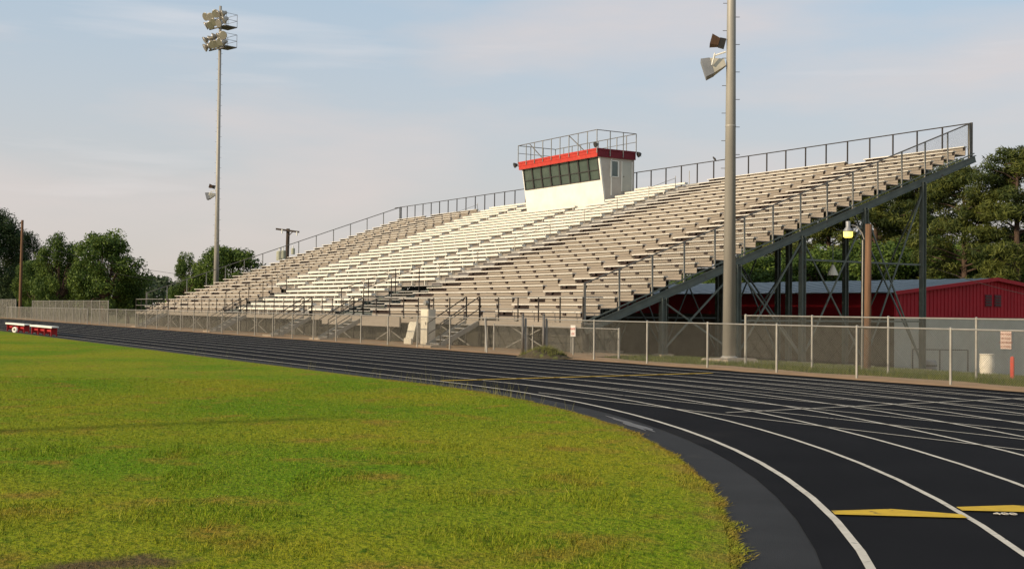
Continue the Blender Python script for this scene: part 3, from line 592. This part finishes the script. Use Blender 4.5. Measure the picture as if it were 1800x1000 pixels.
# ------------------------------------------------------------------ floodlight poles
def light_pole(label, base, rb, rt, h, az, spk=None, group='stadium light poles'):
    t = Thing('light_pole', label, 'light pole', base, group); b = Vector(base)
    t.add('pole', MB().tube([b+Vector((0,0,-.1)), b+Vector((0,0,h*.42)), b+Vector((0,0,h))], [rb, rb*.66, rt*.75], 20), 'pole_steel', smooth=True)
    t.add('base_collar', MB().lathe([(rb*1.25,0),(rb*1.25,.06),(rb*1.02,.10)], b, 20), 'pole_steel')
    for z in (h*.27, h*.62): t.add('joint_band', MB().lathe([((rb*(1-.34*z/(h*.42)) if z < h*.42 else rb*.58)+.006,0),((rb*(1-.34*z/(h*.42)) if z < h*.42 else rb*.58)+.006,.05)], b+Vector((0,0,z)), 20), 'pole_steel')
    pegs = MB()
    for q in range(int(h/.45)):
        z = 3.5+q*.45
        if z > h-.5: break
        s_ = 1 if q % 2 else -1; r = rb*(1-.34*z/(h*.42)) if z < h*.42 else rb*.66+(rt*.75-rb*.66)*(z-h*.42)/(h*.58); pegs.tube([b+Vector((s_*r*.534,s_*r*.845,z)), b+Vector((s_*(r+.13)*.534,s_*(r+.13)*.845,z))], .011, 5)
    t.add('climbing_pegs', pegs, 'galv_dark', kind='stuff')
    ca, sa = math.cos(az), math.sin(az); fx = Vector((ca,sa,0)); rx = Vector((-sa,ca,0))
    bowl = MB().lathe([(.06,-.32),(.13,-.28),(.16,-.12),(.35,.12),(.37,.19),(.34,.19)], (0,0,0), 14).mesh('floodlight', 'lamp_shell', smooth=True)
    face = MB().lathe([(.335,.17),(.335,.175)], (0,0,0), 14).mesh('lens', 'lamp_face')
    for lv, n in ((h-3.4, 6), (h-2.7, 5), (h-1.55, 5), (h-.85, 5)):
        arm = t.add('crossarm', MB().beam(b+rx*-1.25+Vector((0,0,lv-.35))+fx*.25, b+rx*1.25+Vector((0,0,lv-.35))+fx*.25, .10, .10), 'galv_dark')
        for q in range(n):
            p = b+rx*(-1.3+2.6*q/(n-1)+random.uniform(-.15,.15))+fx*(.45)+Vector((0,0,lv+random.uniform(-.12,.18))); d = (fx+rx*random.uniform(-.9,.9)+Vector((0,0,random.uniform(-.85,-.35)))).normalized()
            o = link('floodlight', bowl, t.o, p-b); o.rotation_euler = d.to_track_quat('Z','Y').to_euler(); link('lens', face, o)
    for lv in (h-3.5, h-1.75):
        c = b-fx*.7+Vector((0,0,lv)); t.add('platform', MB().beam(c-rx*.7, c+rx*.7, 1.1, .08), 'galv_dark')
        cg = MB()
        for u_, v_ in ((-.7,-.55),(.7,-.55),(.7,.55),(-.7,.55)): cg.tube([c+rx*u_+fx*v_, c+rx*u_+fx*v_+Vector((0,0,1.1))], .02, 5)
        for z in (.55, 1.1): cg.tube([c+rx*.7-fx*.55+Vector((0,0,z)), c-rx*.7-fx*.55+Vector((0,0,z)), c-rx*.7+fx*.55+Vector((0,0,z)), c+rx*.7+fx*.55+Vector((0,0,z)), c+rx*.7-fx*.55+Vector((0,0,z))], .018, 5)
        t.add('cage_rail', cg, 'galv_dark')
    if spk:
        z, ax = spk; ax = Vector(ax).normalized(); p = b+Vector((0,0,z)); sd = ax.cross(Vector((0,0,1))).normalized(); up = sd.cross(ax)
        r = rb*.72; c0 = p+ax*(r+.05); c1 = p+ax*(r+.50); c2 = p+ax*(r+.78)
        hx = lambda c, w: [c-sd*w-up*w*.85, c+sd*w-up*w*.85, c+sd*w+up*w*.85, c-sd*w+up*w*.85]
        sp = t.add('horn_speaker', MB().hexa(hx(c0,.13)+hx(c1,.30)), 'cream'); t.add('horn_mouth', MB().hexa(hx(c1,.31)+hx(c2,.36)), 'lamp_grey', sp)
        t.add('speaker_yoke', MB().tube([c1-sd*.34, c1-sd*.34+up*.33-ax*.2, c1+sd*.34+up*.33-ax*.2, c1+sd*.34], .025, 6).tube([p+ax*r*.5+up*.33, c1+up*.33-ax*.2], .03, 6), 'box_white', sp)
        q = b+Vector((0,0,z+.50)); a2 = Vector((ax.x,ax.y,.25)).normalized(); up2 = sd.cross(a2); c0 = q+a2*(r+.05); c1 = q+a2*(r+.25); c2 = q+a2*(r+.52)
        hx2 = lambda c, w, g: [c-sd*w-up2*g, c+sd*w-up2*g, c+sd*w+up2*g, c-sd*w+up2*g]
        t.add('small_horn', MB().hexa(hx2(c0,.10,.16)+hx2(c1,.16,.14)), 'frame_dark'); t.add('small_horn_mouth', MB().hexa(hx2(c1,.17,.12)+hx2(c2,.30,.17)), 'wood_pole')
    return t
toc = (-.55, -.80, -.34)
light_pole('tall grey floodlight pole with horn speakers standing on a concrete footing behind the fence', (-28.75,26.55,.08), .215, .12, 28, math.radians(-100), (9.72, (-.62,-.72,-.30)))
light_pole('distant floodlight pole with two tiers of lamps rising behind the end of the grandstand', (-100,33.0,-.3), .26, .15, 27.9, math.radians(-75), (11.6, (-.45,-.85,-.25)))
t = Thing('utility_pole', 'bare wooden pole standing across the field opposite the grandstand', 'pole', (-17.5,-40,0)); t.add('pole', MB().tube([(-17.5,-40,-.5),(-17.45,-40,18.0)], [.24,.15], 12), 'wood_pole'); t.add('cap', MB().lathe([(.16,0),(.16,.04),(.05,.10)], (-17.45,-40,18.0), 10), 'galv')
m = MB(); 
for k in range(14):
    a = k/14*6.283; rr_ = random.uniform(.42,.62); x, y = -28.75+rr_*math.cos(a), 26.55+rr_*math.sin(a)
m.hexa([(-29.45,25.85,-.05),(-28.05,25.85,-.05),(-28.05,27.25,-.05),(-29.45,27.25,-.05),(-29.35,25.95,.10),(-28.15,25.95,.14),(-28.15,27.15,.12),(-29.35,27.15,.10)])
one('pole_footing', 'rough sandy concrete footing under the grey floodlight pole', 'footing', m, 'concrete', (-28.75,26.55,0))

# ------------------------------------------------------------------ wooden lamp pole, pendant lamp
t = Thing('lamp_pole', 'brown wooden pole carrying a lit yard lamp on a curved arm', 'lamp pole', (-23.1,26.6,0)); b = Vector((-23.1,26.6,0))
t.add('pole', MB().tube([b, b+Vector((.03,0,4.15))], [.105,.088], 12), 'wood_pole', smooth=True)
left = Vector((-.534,-.845,0))
t.add('conduit', MB().tube([b+left*.15, b+left*.14+Vector((0,0,3.7))], .02, 6), 'galv')
t.add('arm', MB().tube([b+left*.10+Vector((0,0,3.72)), b+left*.16+Vector((0,0,3.9)), b+left*.30+Vector((0,0,4.08)), b+left*.45+Vector((0,0,4.12)), b+left*.52+Vector((0,0,4.10))], .018, 6), 'galv')
lp = b+left*.56+Vector((0,0,3.83))
hd = t.add('lamp_head', MB().lathe([(.06,.40),(.07,.38),(.06,.24),(.135,.14),(.14,.10)][::-1], lp, 14), 'lamp_grey', smooth=True); t.add('lens', MB().lathe([(.10,-.07),(.13,-.04),(.135,.10)], lp, 14), 'lamp_glow', hd)
c = pix(1464, 484, 52.5)
t = Thing('pendant_lamp', 'white cone shaped lamp shade hanging under the grandstand', 'lamp', tuple(c)); t.add('shade', MB().lathe([(.24,0),(.20,.12),(.07,.42),(.05,.46)], c, 16), 'cream'); t.add('stem', MB().tube([c+Vector((0,0,.45)), c+Vector((0,0,1.5))], .02, 6), 'steel_green')

# ------------------------------------------------------------------ red building
bx, by0, bya, by1, bz = -42.3, 50.8, 59.2, 67.6, -1.75
ze, za, zw, bl = 2.72, 3.62, 1.45, -88.0
rb_ = Thing('red_building', 'low red metal field house with grey block base and shallow gable roof', 'building', (-60, 59, bz))
rb_.add('block_base', MB().box(bl, bx, by0+.01, by1, bz-.3, zw), 'grey_wall'); rb_.add('front_base_shaded', MB().box(bl, bx-.01, by0-.02, by0+.008, bz-.3, zw), 'shaded_base_wall')  # front face of the base has the under-stand shade in its colour
g = MB(); g.v = [(bx-.02,by0+.02,zw),(bx-.02,by1-.02,zw),(bx-.02,by1-.02,ze),(bx-.02,bya,za),(bx-.02,by0+.02,ze)]; g.f = [(0,1,2,3,4)]
rb_.add('gable_wall', g, 'red_wall'); y = by0+.1; k = 0
while y < by1-.1:
    zt_ = ze+(za-ze)*(1-abs(y-bya)/(bya-by0))-.03; rb_.add('wall_rib', MB().box(bx-.02, bx+.008, y, y+.05, zw+.035, zt_), 'red_wall'); y += .31
rb_.add('front_wall', MB().box(bl, bx-.03, by0+.03, by0+.08, zw, ze), 'red_wall'); rb_.add('back_wall', MB().box(bl, bx-.03, by1-.08, by1-.03, zw, ze), 'red_wall')
rb_.add('drip_edge', MB().box(bx-.03, bx+.05, by0, by1, zw-.03, zw+.03), 'red_wall')
ov = .25
for s_, ya, yb in ((1, by0-.35, bya), (-1, by1+.35, bya)):
    zl = ze-.35*(za-ze)/(bya-by0)
    rf = rb_.add('roof', MB().hexa([(bl,ya,zl),(bx+ov,ya,zl),(bx+ov,yb,za),(bl,yb,za),(bl,ya,zl+.06),(bx+ov,ya,zl+.06),(bx+ov,yb,za+.06),(bl,yb,za+.06)]), 'roof_metal')
    rb_.add('rake_trim', MB().beam((bx+ov+.02,ya,zl+.0),(bx+ov+.02,yb,za+.0), .03, .20), 'red_wall', rf)
    if s_ == 1:
        x = bl+.5
        while x < bx: rb_.add('roof_seam', MB().beam((x,ya,zl+.075),(x,yb,za+.075), .04, .03), 'roof_metal', rf); x += 1.2
for ya in (58.4, 59.25):
    lv = rb_.add('vent_frame', MB().box(bx, bx+.03, ya, ya+.62, 2.05, 2.75), 'maroon')
    for q in range(4): rb_.add('louvre', MB().box(bx+.03, bx+.06, ya+.05, ya+.57, 2.12+q*.16, 2.19+q*.16), 'frame_dark', lv)
rb_.add('wall_lamp', MB().box(bx, bx+.12, 53.0, 53.15, 1.85, 2.1), 'cream')
for y0_, y1_ in ((52.2,53.2),): rb_.add('door', MB().box(bx, bx+.04, y0_, y1_, bz, .45), 'grey_wall')

# ------------------------------------------------------------------ trees
def cards(P, N, size, tone, asp=.55):
    n = len(P); a = RNG.normal(0,1,(n,3)); a -= (a*N).sum(1)[:,None]*N; a /= np.linalg.norm(a,axis=1)[:,None]+1e-9; b = np.cross(N, a)
    s_ = size*RNG.uniform(.6,1.3,n)[:,None]; V = np.stack([P-a*s_, P+b*s_*asp, P+a*s_, P-b*s_*asp], 1).reshape(-1,3); F = np.arange(4*n).reshape(-1,4); return V, F, np.repeat(tone, 4)
def clumps(C, R, per, size, flat=1., asp=.55):
    Ps, Ns, Ts = [], [], []
    for c, r in zip(C, R):
        n = int(per*r*r); d = RNG.normal(0,1,(n,3)); d /= np.linalg.norm(d,axis=1)[:,None]; rad = r*RNG.random(n)**.45
        p = c+d*rad[:,None]*np.array([1,1,flat]); nn = d+RNG.normal(0,.6,(n,3)); nn /= np.linalg.norm(nn,axis=1)[:,None]
        Ps.append(p); Ns.append(nn); Ts.append(np.clip(RNG.normal(.25,.18,n)+RNG.normal(0,.12),0,.9))
    return cards(np.concatenate(Ps), np.concatenate(Ns), size, np.concatenate(Ts), asp)
def tree_meshes(kind, H, seed):
    global RNG
    RNG = np.random.default_rng(seed); tr = MB(); C = []; R = []
    if kind == 'pine':
        tr.tube([(0,0,-.5),(.1,.05,H*.4),(.0,.1,H*.75),(.05,.05,H*.98)], [.30,.22,.13,.03], 10)
        n = 46
        for k in range(n):
            z = H*(.30+.68*(k/n)**.9); a = RNG.uniform(0,6.28); sp_ = (1-((z/H-.45)/.62)**2)*H*.24+.3; l = sp_*RNG.uniform(.45,1.1)
            e = Vector((math.cos(a)*l, math.sin(a)*l, z+l*RNG.uniform(.0,.35))); tr.tube([(0.03,.05,z-.2), (e*.5+Vector((0,0,z*.5+.05))), e], [.07,.045,.02], 5, False)
            for q in range(3): f = RNG.uniform(.5,1.05); C.append(np.array([e.x*f, e.y*f, z+(e.z-z)*f])+RNG.normal(0,.35,3)); R.append(RNG.uniform(.5,1.0)*H/14)
        for q in range(4): C.append(np.array([0,0,H*(.93+.02*q)])+RNG.normal(0,.25,3)); R.append(.5)
        V, F, T = clumps(C, R, 330, .21, .6, .16); lm = 'leaf_pine'
    elif kind == 'cedar':
        tr.tube([(0,0,-.5),(0,0,H*.5),(0,0,H*.95)], [.35,.2,.04], 10)
        for k in range(90):
            z = H*(.06+.92*(k/90)); a = RNG.uniform(0,6.28); w = H*.27*math.sqrt(max(0,1-(z/H)**2.2))*RNG.uniform(.75,1.08); C.append(np.array([math.cos(a)*w, math.sin(a)*w, z])); R.append(RNG.uniform(.8,1.5)*H/15)
            if k % 3 == 0: C.append(np.array([math.cos(a)*w*.4, math.sin(a)*w*.4, z])); R.append(1.6*H/15)
        V, F, T = clumps(C, R, 170, .19, .9, .3); lm = 'leaf_dark'
    else:
        tr.tube([(0,0,-.5),(.1,0,H*.25),(0,.1,H*.5)], [.32,.24,.16], 10)
        for k in range(92):
            a = RNG.uniform(0,6.28); z = H*(.16+.80*RNG.random()**.8); w = H*.40*math.sqrt(max(.03,1-((z/H-.45)/.56)**2))*RNG.uniform(.45,1.0); e = Vector((math.cos(a)*w, math.sin(a)*w, z))
            C.append(np.array(e)); R.append(RNG.uniform(.55,1.15)*H/9)
            if k % 3 == 0: tr.tube([(0,.05,H*.3+.1*k/70), e*.5+Vector((0,0,H*.22)), e], [.11,.06,.02], 5, False)
        V, F, T = clumps(C, R, 300, .125, .85, .5); lm = 'leaf_broad'
    return tr.mesh('trunk', 'bark'), fast_mesh('crown', V, F, lm, T)
TM = {}
def tree(name, label, kind, var, loc, H, rot=0., wide=1., group=None):
    base = {'pine':14,'cedar':15,'broad':9}[kind]; key = (kind, var)
    if key not in TM: TM[key] = tree_meshes(kind, base, 100+17*var+len(kind))
    tk, cr_ = TM[key]; o = bpy.data.objects.new(name, None); COL.objects.link(o); o.location = loc; o.rotation_euler.z = rot; s_ = H/base; o.scale = (s_*wide, s_*wide, s_)
    o['label'] = label; o['category'] = 'tree'
    if group: o['group'] = group
    link('trunk', tk, o); link('crown', cr_, o)
def at_px(px, depth, z): p = pix(px, 548, depth); return (p.x, p.y, z)
G1 = 'pines behind the red building'
PL = 'tall loose pine tree growing behind the red building and grandstand'
PLN = {1455:'pine seen through the steel frame beside the pendant lamp',1540:'pine rising behind the wooden lamp pole',1620:'pine rising behind the last grandstand column',1790:'tall dense pine behind the vents of the red building gable'}
for px, dep, top, var, w in ((1455,108,318,0,1.1),(1540,104,300,1,1.05),(1620,112,296,2,1.1),(1790,84,262,2,1.05),(1880,96,300,1,1.1),(1400,118,360,1,1.1),(1340,122,395,2,1.1)):
    z0 = -1.9; H = (550-top)/2080*dep+CAM_H-z0; tree('pine_tree', PLN.get(px, PL), 'pine', var, at_px(px, dep, z0), H, px*.7, w, G1)
tree('pine_tree', 'pine with an open crown and bare trunk beside the upper corner of the grandstand', 'pine', 0, at_px(1693,88,-1.9), 14.4, .6, 1.0)
G2 = 'low green trees behind the red building roof'
for px, dep, top in ((1330,98,452),(1395,96,445),(1450,92,440),(1500,100,425),(1560,95,430),(1610,101,420),(1660,96,438),(1720,93,430),(1770,98,412),(1830,95,420),(1290,100,470),(1240,104,480)):
    z0 = -1.9; H = (550-top)/2080*dep+CAM_H-z0; tree('broadleaf_tree', 'low bushy green tree rising behind the red building roof', 'broad', px % 3, at_px(px, dep, z0), H, px*.37, 1.25, G2)
for px, dep, top, var, w, lb in ((-14,172,382,0,1.1,'tall dark evergreen standing behind the bare wooden pole'),(40,178,420,1,.95,'shorter dark evergreen tapering beside the bare wooden pole')):
    H = (545-top)/2080*dep+CAM_H+1.5; tree('evergreen_tree', lb, 'cedar', var, at_px(px, dep, -1.5), H, px*.1, w)
for px, dep, top, var, w, lb in ((103,150,424,0,.72,'open crowned green tree beside the dark evergreens'),(184,146,420,1,1.05,'broad round green tree behind the tall fence'),(62,166,470,2,.9,'dim green tree filling the gap beside the dark evergreens'),
    (150,158,470,2,1.3,'low leafy tree between the open crowned tree and the round tree'),(226,152,486,1,.7,'low green tree at the skirt of the broad round tree'),
    (330,138,455,0,.62,'slim tree with sparse crown beside the distant floodlight pole'),(402,134,444,2,1.15,'round bushy tree rising behind the lower end of the grandstand'),(356,142,480,1,.9,'low tree between the slim tree and the bushy tree')):
    H = (546-top)/2080*dep+CAM_H+1.4; tree('broadleaf_tree', lb, 'broad', var, at_px(px, dep, -1.4), H, px*.3, w)
RNG = np.random.default_rng(5); C = []; R = []
for k in range(420):
    px = RNG.uniform(-260, 760); d = RNG.uniform(340, 470); p = pix(px, 548, d); C.append(np.array([p.x, p.y, RNG.uniform(-2, 8.2+2.0*math.sin(px*.03))])); R.append(RNG.uniform(2.2,4.2))
for k in range(260):
    px = RNG.uniform(760, 2100); d = RNG.uniform(180, 240); p = pix(px, 548, d); C.append(np.array([p.x, p.y, RNG.uniform(-2, 9)])); R.append(RNG.uniform(2,3.6))
V, F, T = clumps(C, R, 9, .75, .8); link('far_woods', fast_mesh('far_woods', V, F, 'leaf_far', T), kind='stuff')

# ------------------------------------------------------------------ utility poles and wires
b = Vector(at_px(35,150,0)); tp = pix(39.5,387,150)
t = Thing('utility_pole', 'bare leaning wooden pole rising in front of the dark evergreens', 'pole', tuple(b)); t.add('pole', MB().tube([b-Vector((0,0,1)), tp], [.21,.15], 10), 'wood_pole'); t.add('insulator', MB().beam(tp-Vector((0,0,.3)), tp+RGT*-.35-Vector((0,0,.45)), .08, .08), 'wood_grey')
b = Vector(at_px(73,152,0)); tp = pix(73.5,487,152)
t = Thing('thin_pole', 'thin grey metal pole standing between fence and trees', 'pole', tuple(b)); t.add('pole', MB().tube([b-Vector((0,0,1)), tp], .06, 8), 'galv'); t.add('lamp', MB().lathe([(.12,0),(.16,.2),(.05,.4)], tp, 8), 'galv')
b = Vector(at_px(500,128,-1.5)); tp = pix(506.5,402,128)
t = Thing('utility_pole', 'dark wooden utility pole with crossarm and transformers behind the grandstand', 'pole', tuple(b)); t.add('pole', MB().tube([b-Vector((0,0,1)), tp], [.23,.19], 12), 'wood_grey')
a0, a1_ = pix(485,402.5,127.6), pix(526,408,127.6); t.add('crossarm', MB().beam(a0, a1_, .16, .19), 'wood_grey')
for px, py in ((496,403),(522,407)): p = pix(px,py,127.3); t.add('insulator', MB().tube([p, p+Vector((0,0,-.45))], .07, 6), 'box_white')
t.add('brace', MB().beam(pix(507,415,127.6), pix(514,408,127.6), .08, .08), 'wood_grey')
for px, py, s_ in ((491,458,1.25),(497.5,455,1.1),(515,447,.8)):
    p = pix(px,py,126.8); tf = t.add('transformer', MB().lathe([(.24*s_,0),(.26*s_,.1),(.26*s_,.75*s_),(.20*s_,.82*s_)], p, 12), 'trans_green'); t.add('bushing', MB().tube([p+Vector((0,0,.8*s_)), p+Vector((0,0,1.15*s_))], .05, 6), 'box_white', tf)
    if px < 500: t.add('mount', MB().tube([p+Vector((0,0,.5)), pix(503,451,127.6)], .05, 5), 'wood_grey')
def cable(label, a, b, sag, r=.018):
    P = [a.lerp(b, k/14)-Vector((0,0,sag*4*(k/14)*(1-k/14))) for k in range(15)]; one('overhead_wire', label, 'wire', MB().tube(P, r, 4), 'wire_black', tuple(a), 'overhead wires')
cable('lower overhead wire strung across in front of the round trees', pix(40,440,150), pix(320,500,136), .4); cable('upper overhead wire strung across in front of the round trees', pix(40,425,150), pix(322,483,136), .4)
cable('thin wire above the red building roof', pix(1640,470,56), pix(1860,528,50), .15, .010)

# ------------------------------------------------------------------ smaller things
c = Vector((-31.95,44.28,gz(44.28)-.03))
t = Thing('barrel', 'white plastic barrel standing in front of the grey block wall', 'barrel', tuple(c)); t.add('body', MB().lathe([(.27,0),(.285,.03),(.30,.30),(.31,.32),(.31,.58),(.30,.60),(.295,.84),(.305,.86)], c, 24), 'barrel', smooth=False); t.add('rim', MB().lathe([(.30,.86),(.315,.87),(.315,.90),(.28,.90)], c, 24), 'barrel')
c = Vector((-18.95,27.3,0)); t = Thing('marker_post', 'slim orange red marker post beside the barrel', 'post', tuple(c)); t.add('post', MB().box(c.x-.05,c.x+.05,c.y-.02,c.y+.02,-.1,.50), 'orange'); t.add('cap', MB().hexa([(c.x-.05,c.y-.02,.50),(c.x+.05,c.y-.02,.50),(c.x+.05,c.y+.02,.50),(c.x-.05,c.y+.02,.50),(c.x-.03,c.y-.01,.54),(c.x+.03,c.y-.01,.54),(c.x+.03,c.y+.01,.54),(c.x-.03,c.y+.01,.54)]), 'orange')
c0, c1 = Vector((-39.8,49.2,gz(49))), Vector((-37.0,49.8,gz(49)))
t = Thing('pipe_barrier', 'low dark pipe barrier in front of the grey block wall', 'barrier', tuple(c0)); t.add('rail', MB().tube([c0, c0+Vector((0,0,1.0)), c1+Vector((0,0,1.05)), c1], .035, 6), 'frame_dark'); t.add('post', MB().tube([(c0+c1)/2, (c0+c1)/2+Vector((0,0,1.02))], .03, 6), 'frame_dark')
c = Vector((-38.3,48.6,gz(48.6))); t = Thing('equipment_drum', 'dark low drum beside the last grandstand column', 'drum', tuple(c)); t.add('body', MB().lathe([(.32,0),(.34,.05),(.34,.42),(.28,.5)], c, 16), 'lamp_grey'); t.add('hoop', MB().lathe([(.35,.20),(.36,.22),(.36,.26),(.35,.28)], c, 16), 'frame_dark')
# dirt pile by the gateway
RNG = np.random.default_rng(3); m = MB(); N1, N2 = 34, 14; c = (-33.0, 22.15)
for j in range(N2+1):
    for i in range(N1+1):
        u, v = i/N1*2-1, j/N2*2-1; h = max(0, 1-u*u-v*v)**.7*(.20+.14*math.exp(-((u-.1)/.35)**2)); h += (RNG.random()-.5)*.07*(h > .01); m.v.append((c[0]+u*1.0, c[1]+v*.62+u*.25, max(h, 0)-.01))
for j in range(N2):
    for i in range(N1): a = j*(N1+1)+i; m.f.append((a, a+1, a+N1+2, a+N1+1))
t = Thing('dirt_pile', 'brown heap of dirt and weeds lying beside the gateway', 'dirt pile', (c[0],c[1],0)); t.add('heap', m, 'pile')
V = []; T_ = []
for k in range(900):
    u, v = RNG.uniform(-.7,.7), RNG.uniform(-.6,.6); x, y = c[0]+u*1.0, c[1]+v*.62+u*.25; h0 = max(0,1-u*u-v*v)**.7*(.20+.14*math.exp(-((u-.1)/.35)**2)); h = RNG.uniform(.04,.16); l = RNG.normal(0,.5,2)*h
    V += [(x-.01,y,h0-.03),(x+.01,y,h0-.03),(x+l[0],y+l[1],h0+h)]; T_ += [RNG.random()*.4]*3
me = fast_mesh('weeds', V, np.arange(len(V)).reshape(-1,3), 'weed', T_); me.transform(Matrix.Translation((-c[0],-c[1],0))); link('weeds', me, t.o, kind='stuff')
# players' benches
def bench(label, x0, x1, y):
    t = Thing('players_bench', label, 'bench', ((x0+x1)/2, y, 0)); t.add('seat', MB().box(x0, x1, y-.16, y+.16, .43, .49), 'box_white'); t.add('seat_lip', MB().box(x0, x1, y-.185, y-.165, .40, .495), 'box_white')
    n = 4
    for k in range(n): x = x0+.35+(x1-x0-.7)*k/(n-1); t.add('leg', MB().box(x-.04, x+.04, y-.15, y-.09, 0, .43).box(x-.04, x+.04, y+.09, y+.15, 0, .43).box(x-.035, x+.035, y-.089, y+.089, .08, .40), 'bench_red')
    t.add('stretcher', MB().box(x0+.3, x1-.3, y-.02, y+.02, .2, .3), 'bench_red'); return t
bench('white topped red bench standing next to the tyre', -76.4, -70.3, 12.5); bench('white topped red bench standing closer to the grandstand stairs than the tyre', -68.7, -62.9, 12.5)
c = Vector((-71.0,11.95,.16)); tor = MB(); n, mm = 22, 8
for i in range(n):
    for j in range(mm): a, bb = 6.2832*i/n, 6.2832*j/mm; r = .12+.05*math.cos(bb); tor.v.append((c.x+r*math.cos(a)*.8-.0, c.y+r*math.cos(a)*.6+.06*math.sin(bb), c.z+r*math.sin(a)))
for i in range(n):
    for j in range(mm): tor.f.append((i*mm+j, ((i+1) % n)*mm+j, ((i+1) % n)*mm+(j+1) % mm, i*mm+(j+1) % mm))
one('tyre', 'white painted ring leaning in the grass by the bench', 'tyre', tor, 'box_white', (c.x,c.y,0), smooth=True)
# cabinet, leaning board and scoreboard-side fittings at the foot of the stand
c = Vector((-45.7,24.6,0)); t = Thing('equipment_cabinet', 'tall cream metal cabinet beside the grandstand stair', 'cabinet', tuple(c)); t.add('body', MB().box(c.x-.40,c.x+.30,c.y-.18,c.y+.18,.05,1.58), 'cream'); d_ = t.add('door', MB().box(c.x-.36,c.x+.26,c.y-.20,c.y-.182,.12,1.50), 'cream'); t.add('handle', MB().box(c.x+.12,c.x+.16,c.y-.22,c.y-.202,.9,1.02), 'frame_dark', d_)
t.add('riser_pipe', MB().tube([c+Vector((.0,0,1.55)), c+Vector((.0,0,2.05))], .06, 8), 'frame_dark'); t.add('meter', MB().lathe([(.12,-.08),(.12,.08)], c+Vector((-.05,-.1,1.85)), 12, (0,-1,0)), 'galv')
c = Vector((-47.65,24.6,0)); t = Thing('leaning_board', 'pale board with rounded top leaning against the grandstand front', 'board', tuple(c))
m = MB(); pr = [(-.36,0),(.36,0),(.36,.9),(.30,1.0),(-.30,1.0),(-.36,.9)]; q0 = [(c.x+u-.0, c.y+.25*v, v) for u, v in pr]; q1 = [(x, y+.05, z) for x, y, z in q0]; m.v = q0+q1; m.f = [(0,1,2,3,4,5),(11,10,9,8,7,6)]+[(i,(i+6),(i+1) % 6+6,(i+1) % 6) for i in range(6)]
t.add('panel', m, 'cream'); t.add('kick_plate', MB().box(c.x-.36,c.x+.36,c.y-.02,c.y+.02,.0,.26), 'cream')
p = Vector((-54.9,49.4,10.91)); m = MB().lathe([(.01,-.16),(.05,-.10),(.07,0),(.05,.09),(.045,.12),(.05,.15),(.03,.19),(.005,.22)], p+Vector((0,0,.10)), 10, (-.6,0,.55)); t = Thing('bird', 'small dark bird perched on the rear grandstand rail', 'bird', tuple(p)); t.add('body', m, 'feather', smooth=True); t.add('tail', MB().beam(p+Vector((.08,0,.02)), p+Vector((.24,0,-.03)), .05, .012), 'feather'); t.add('leg', MB().tube([p, p+Vector((0,0,.07))], .008, 4), 'feather')
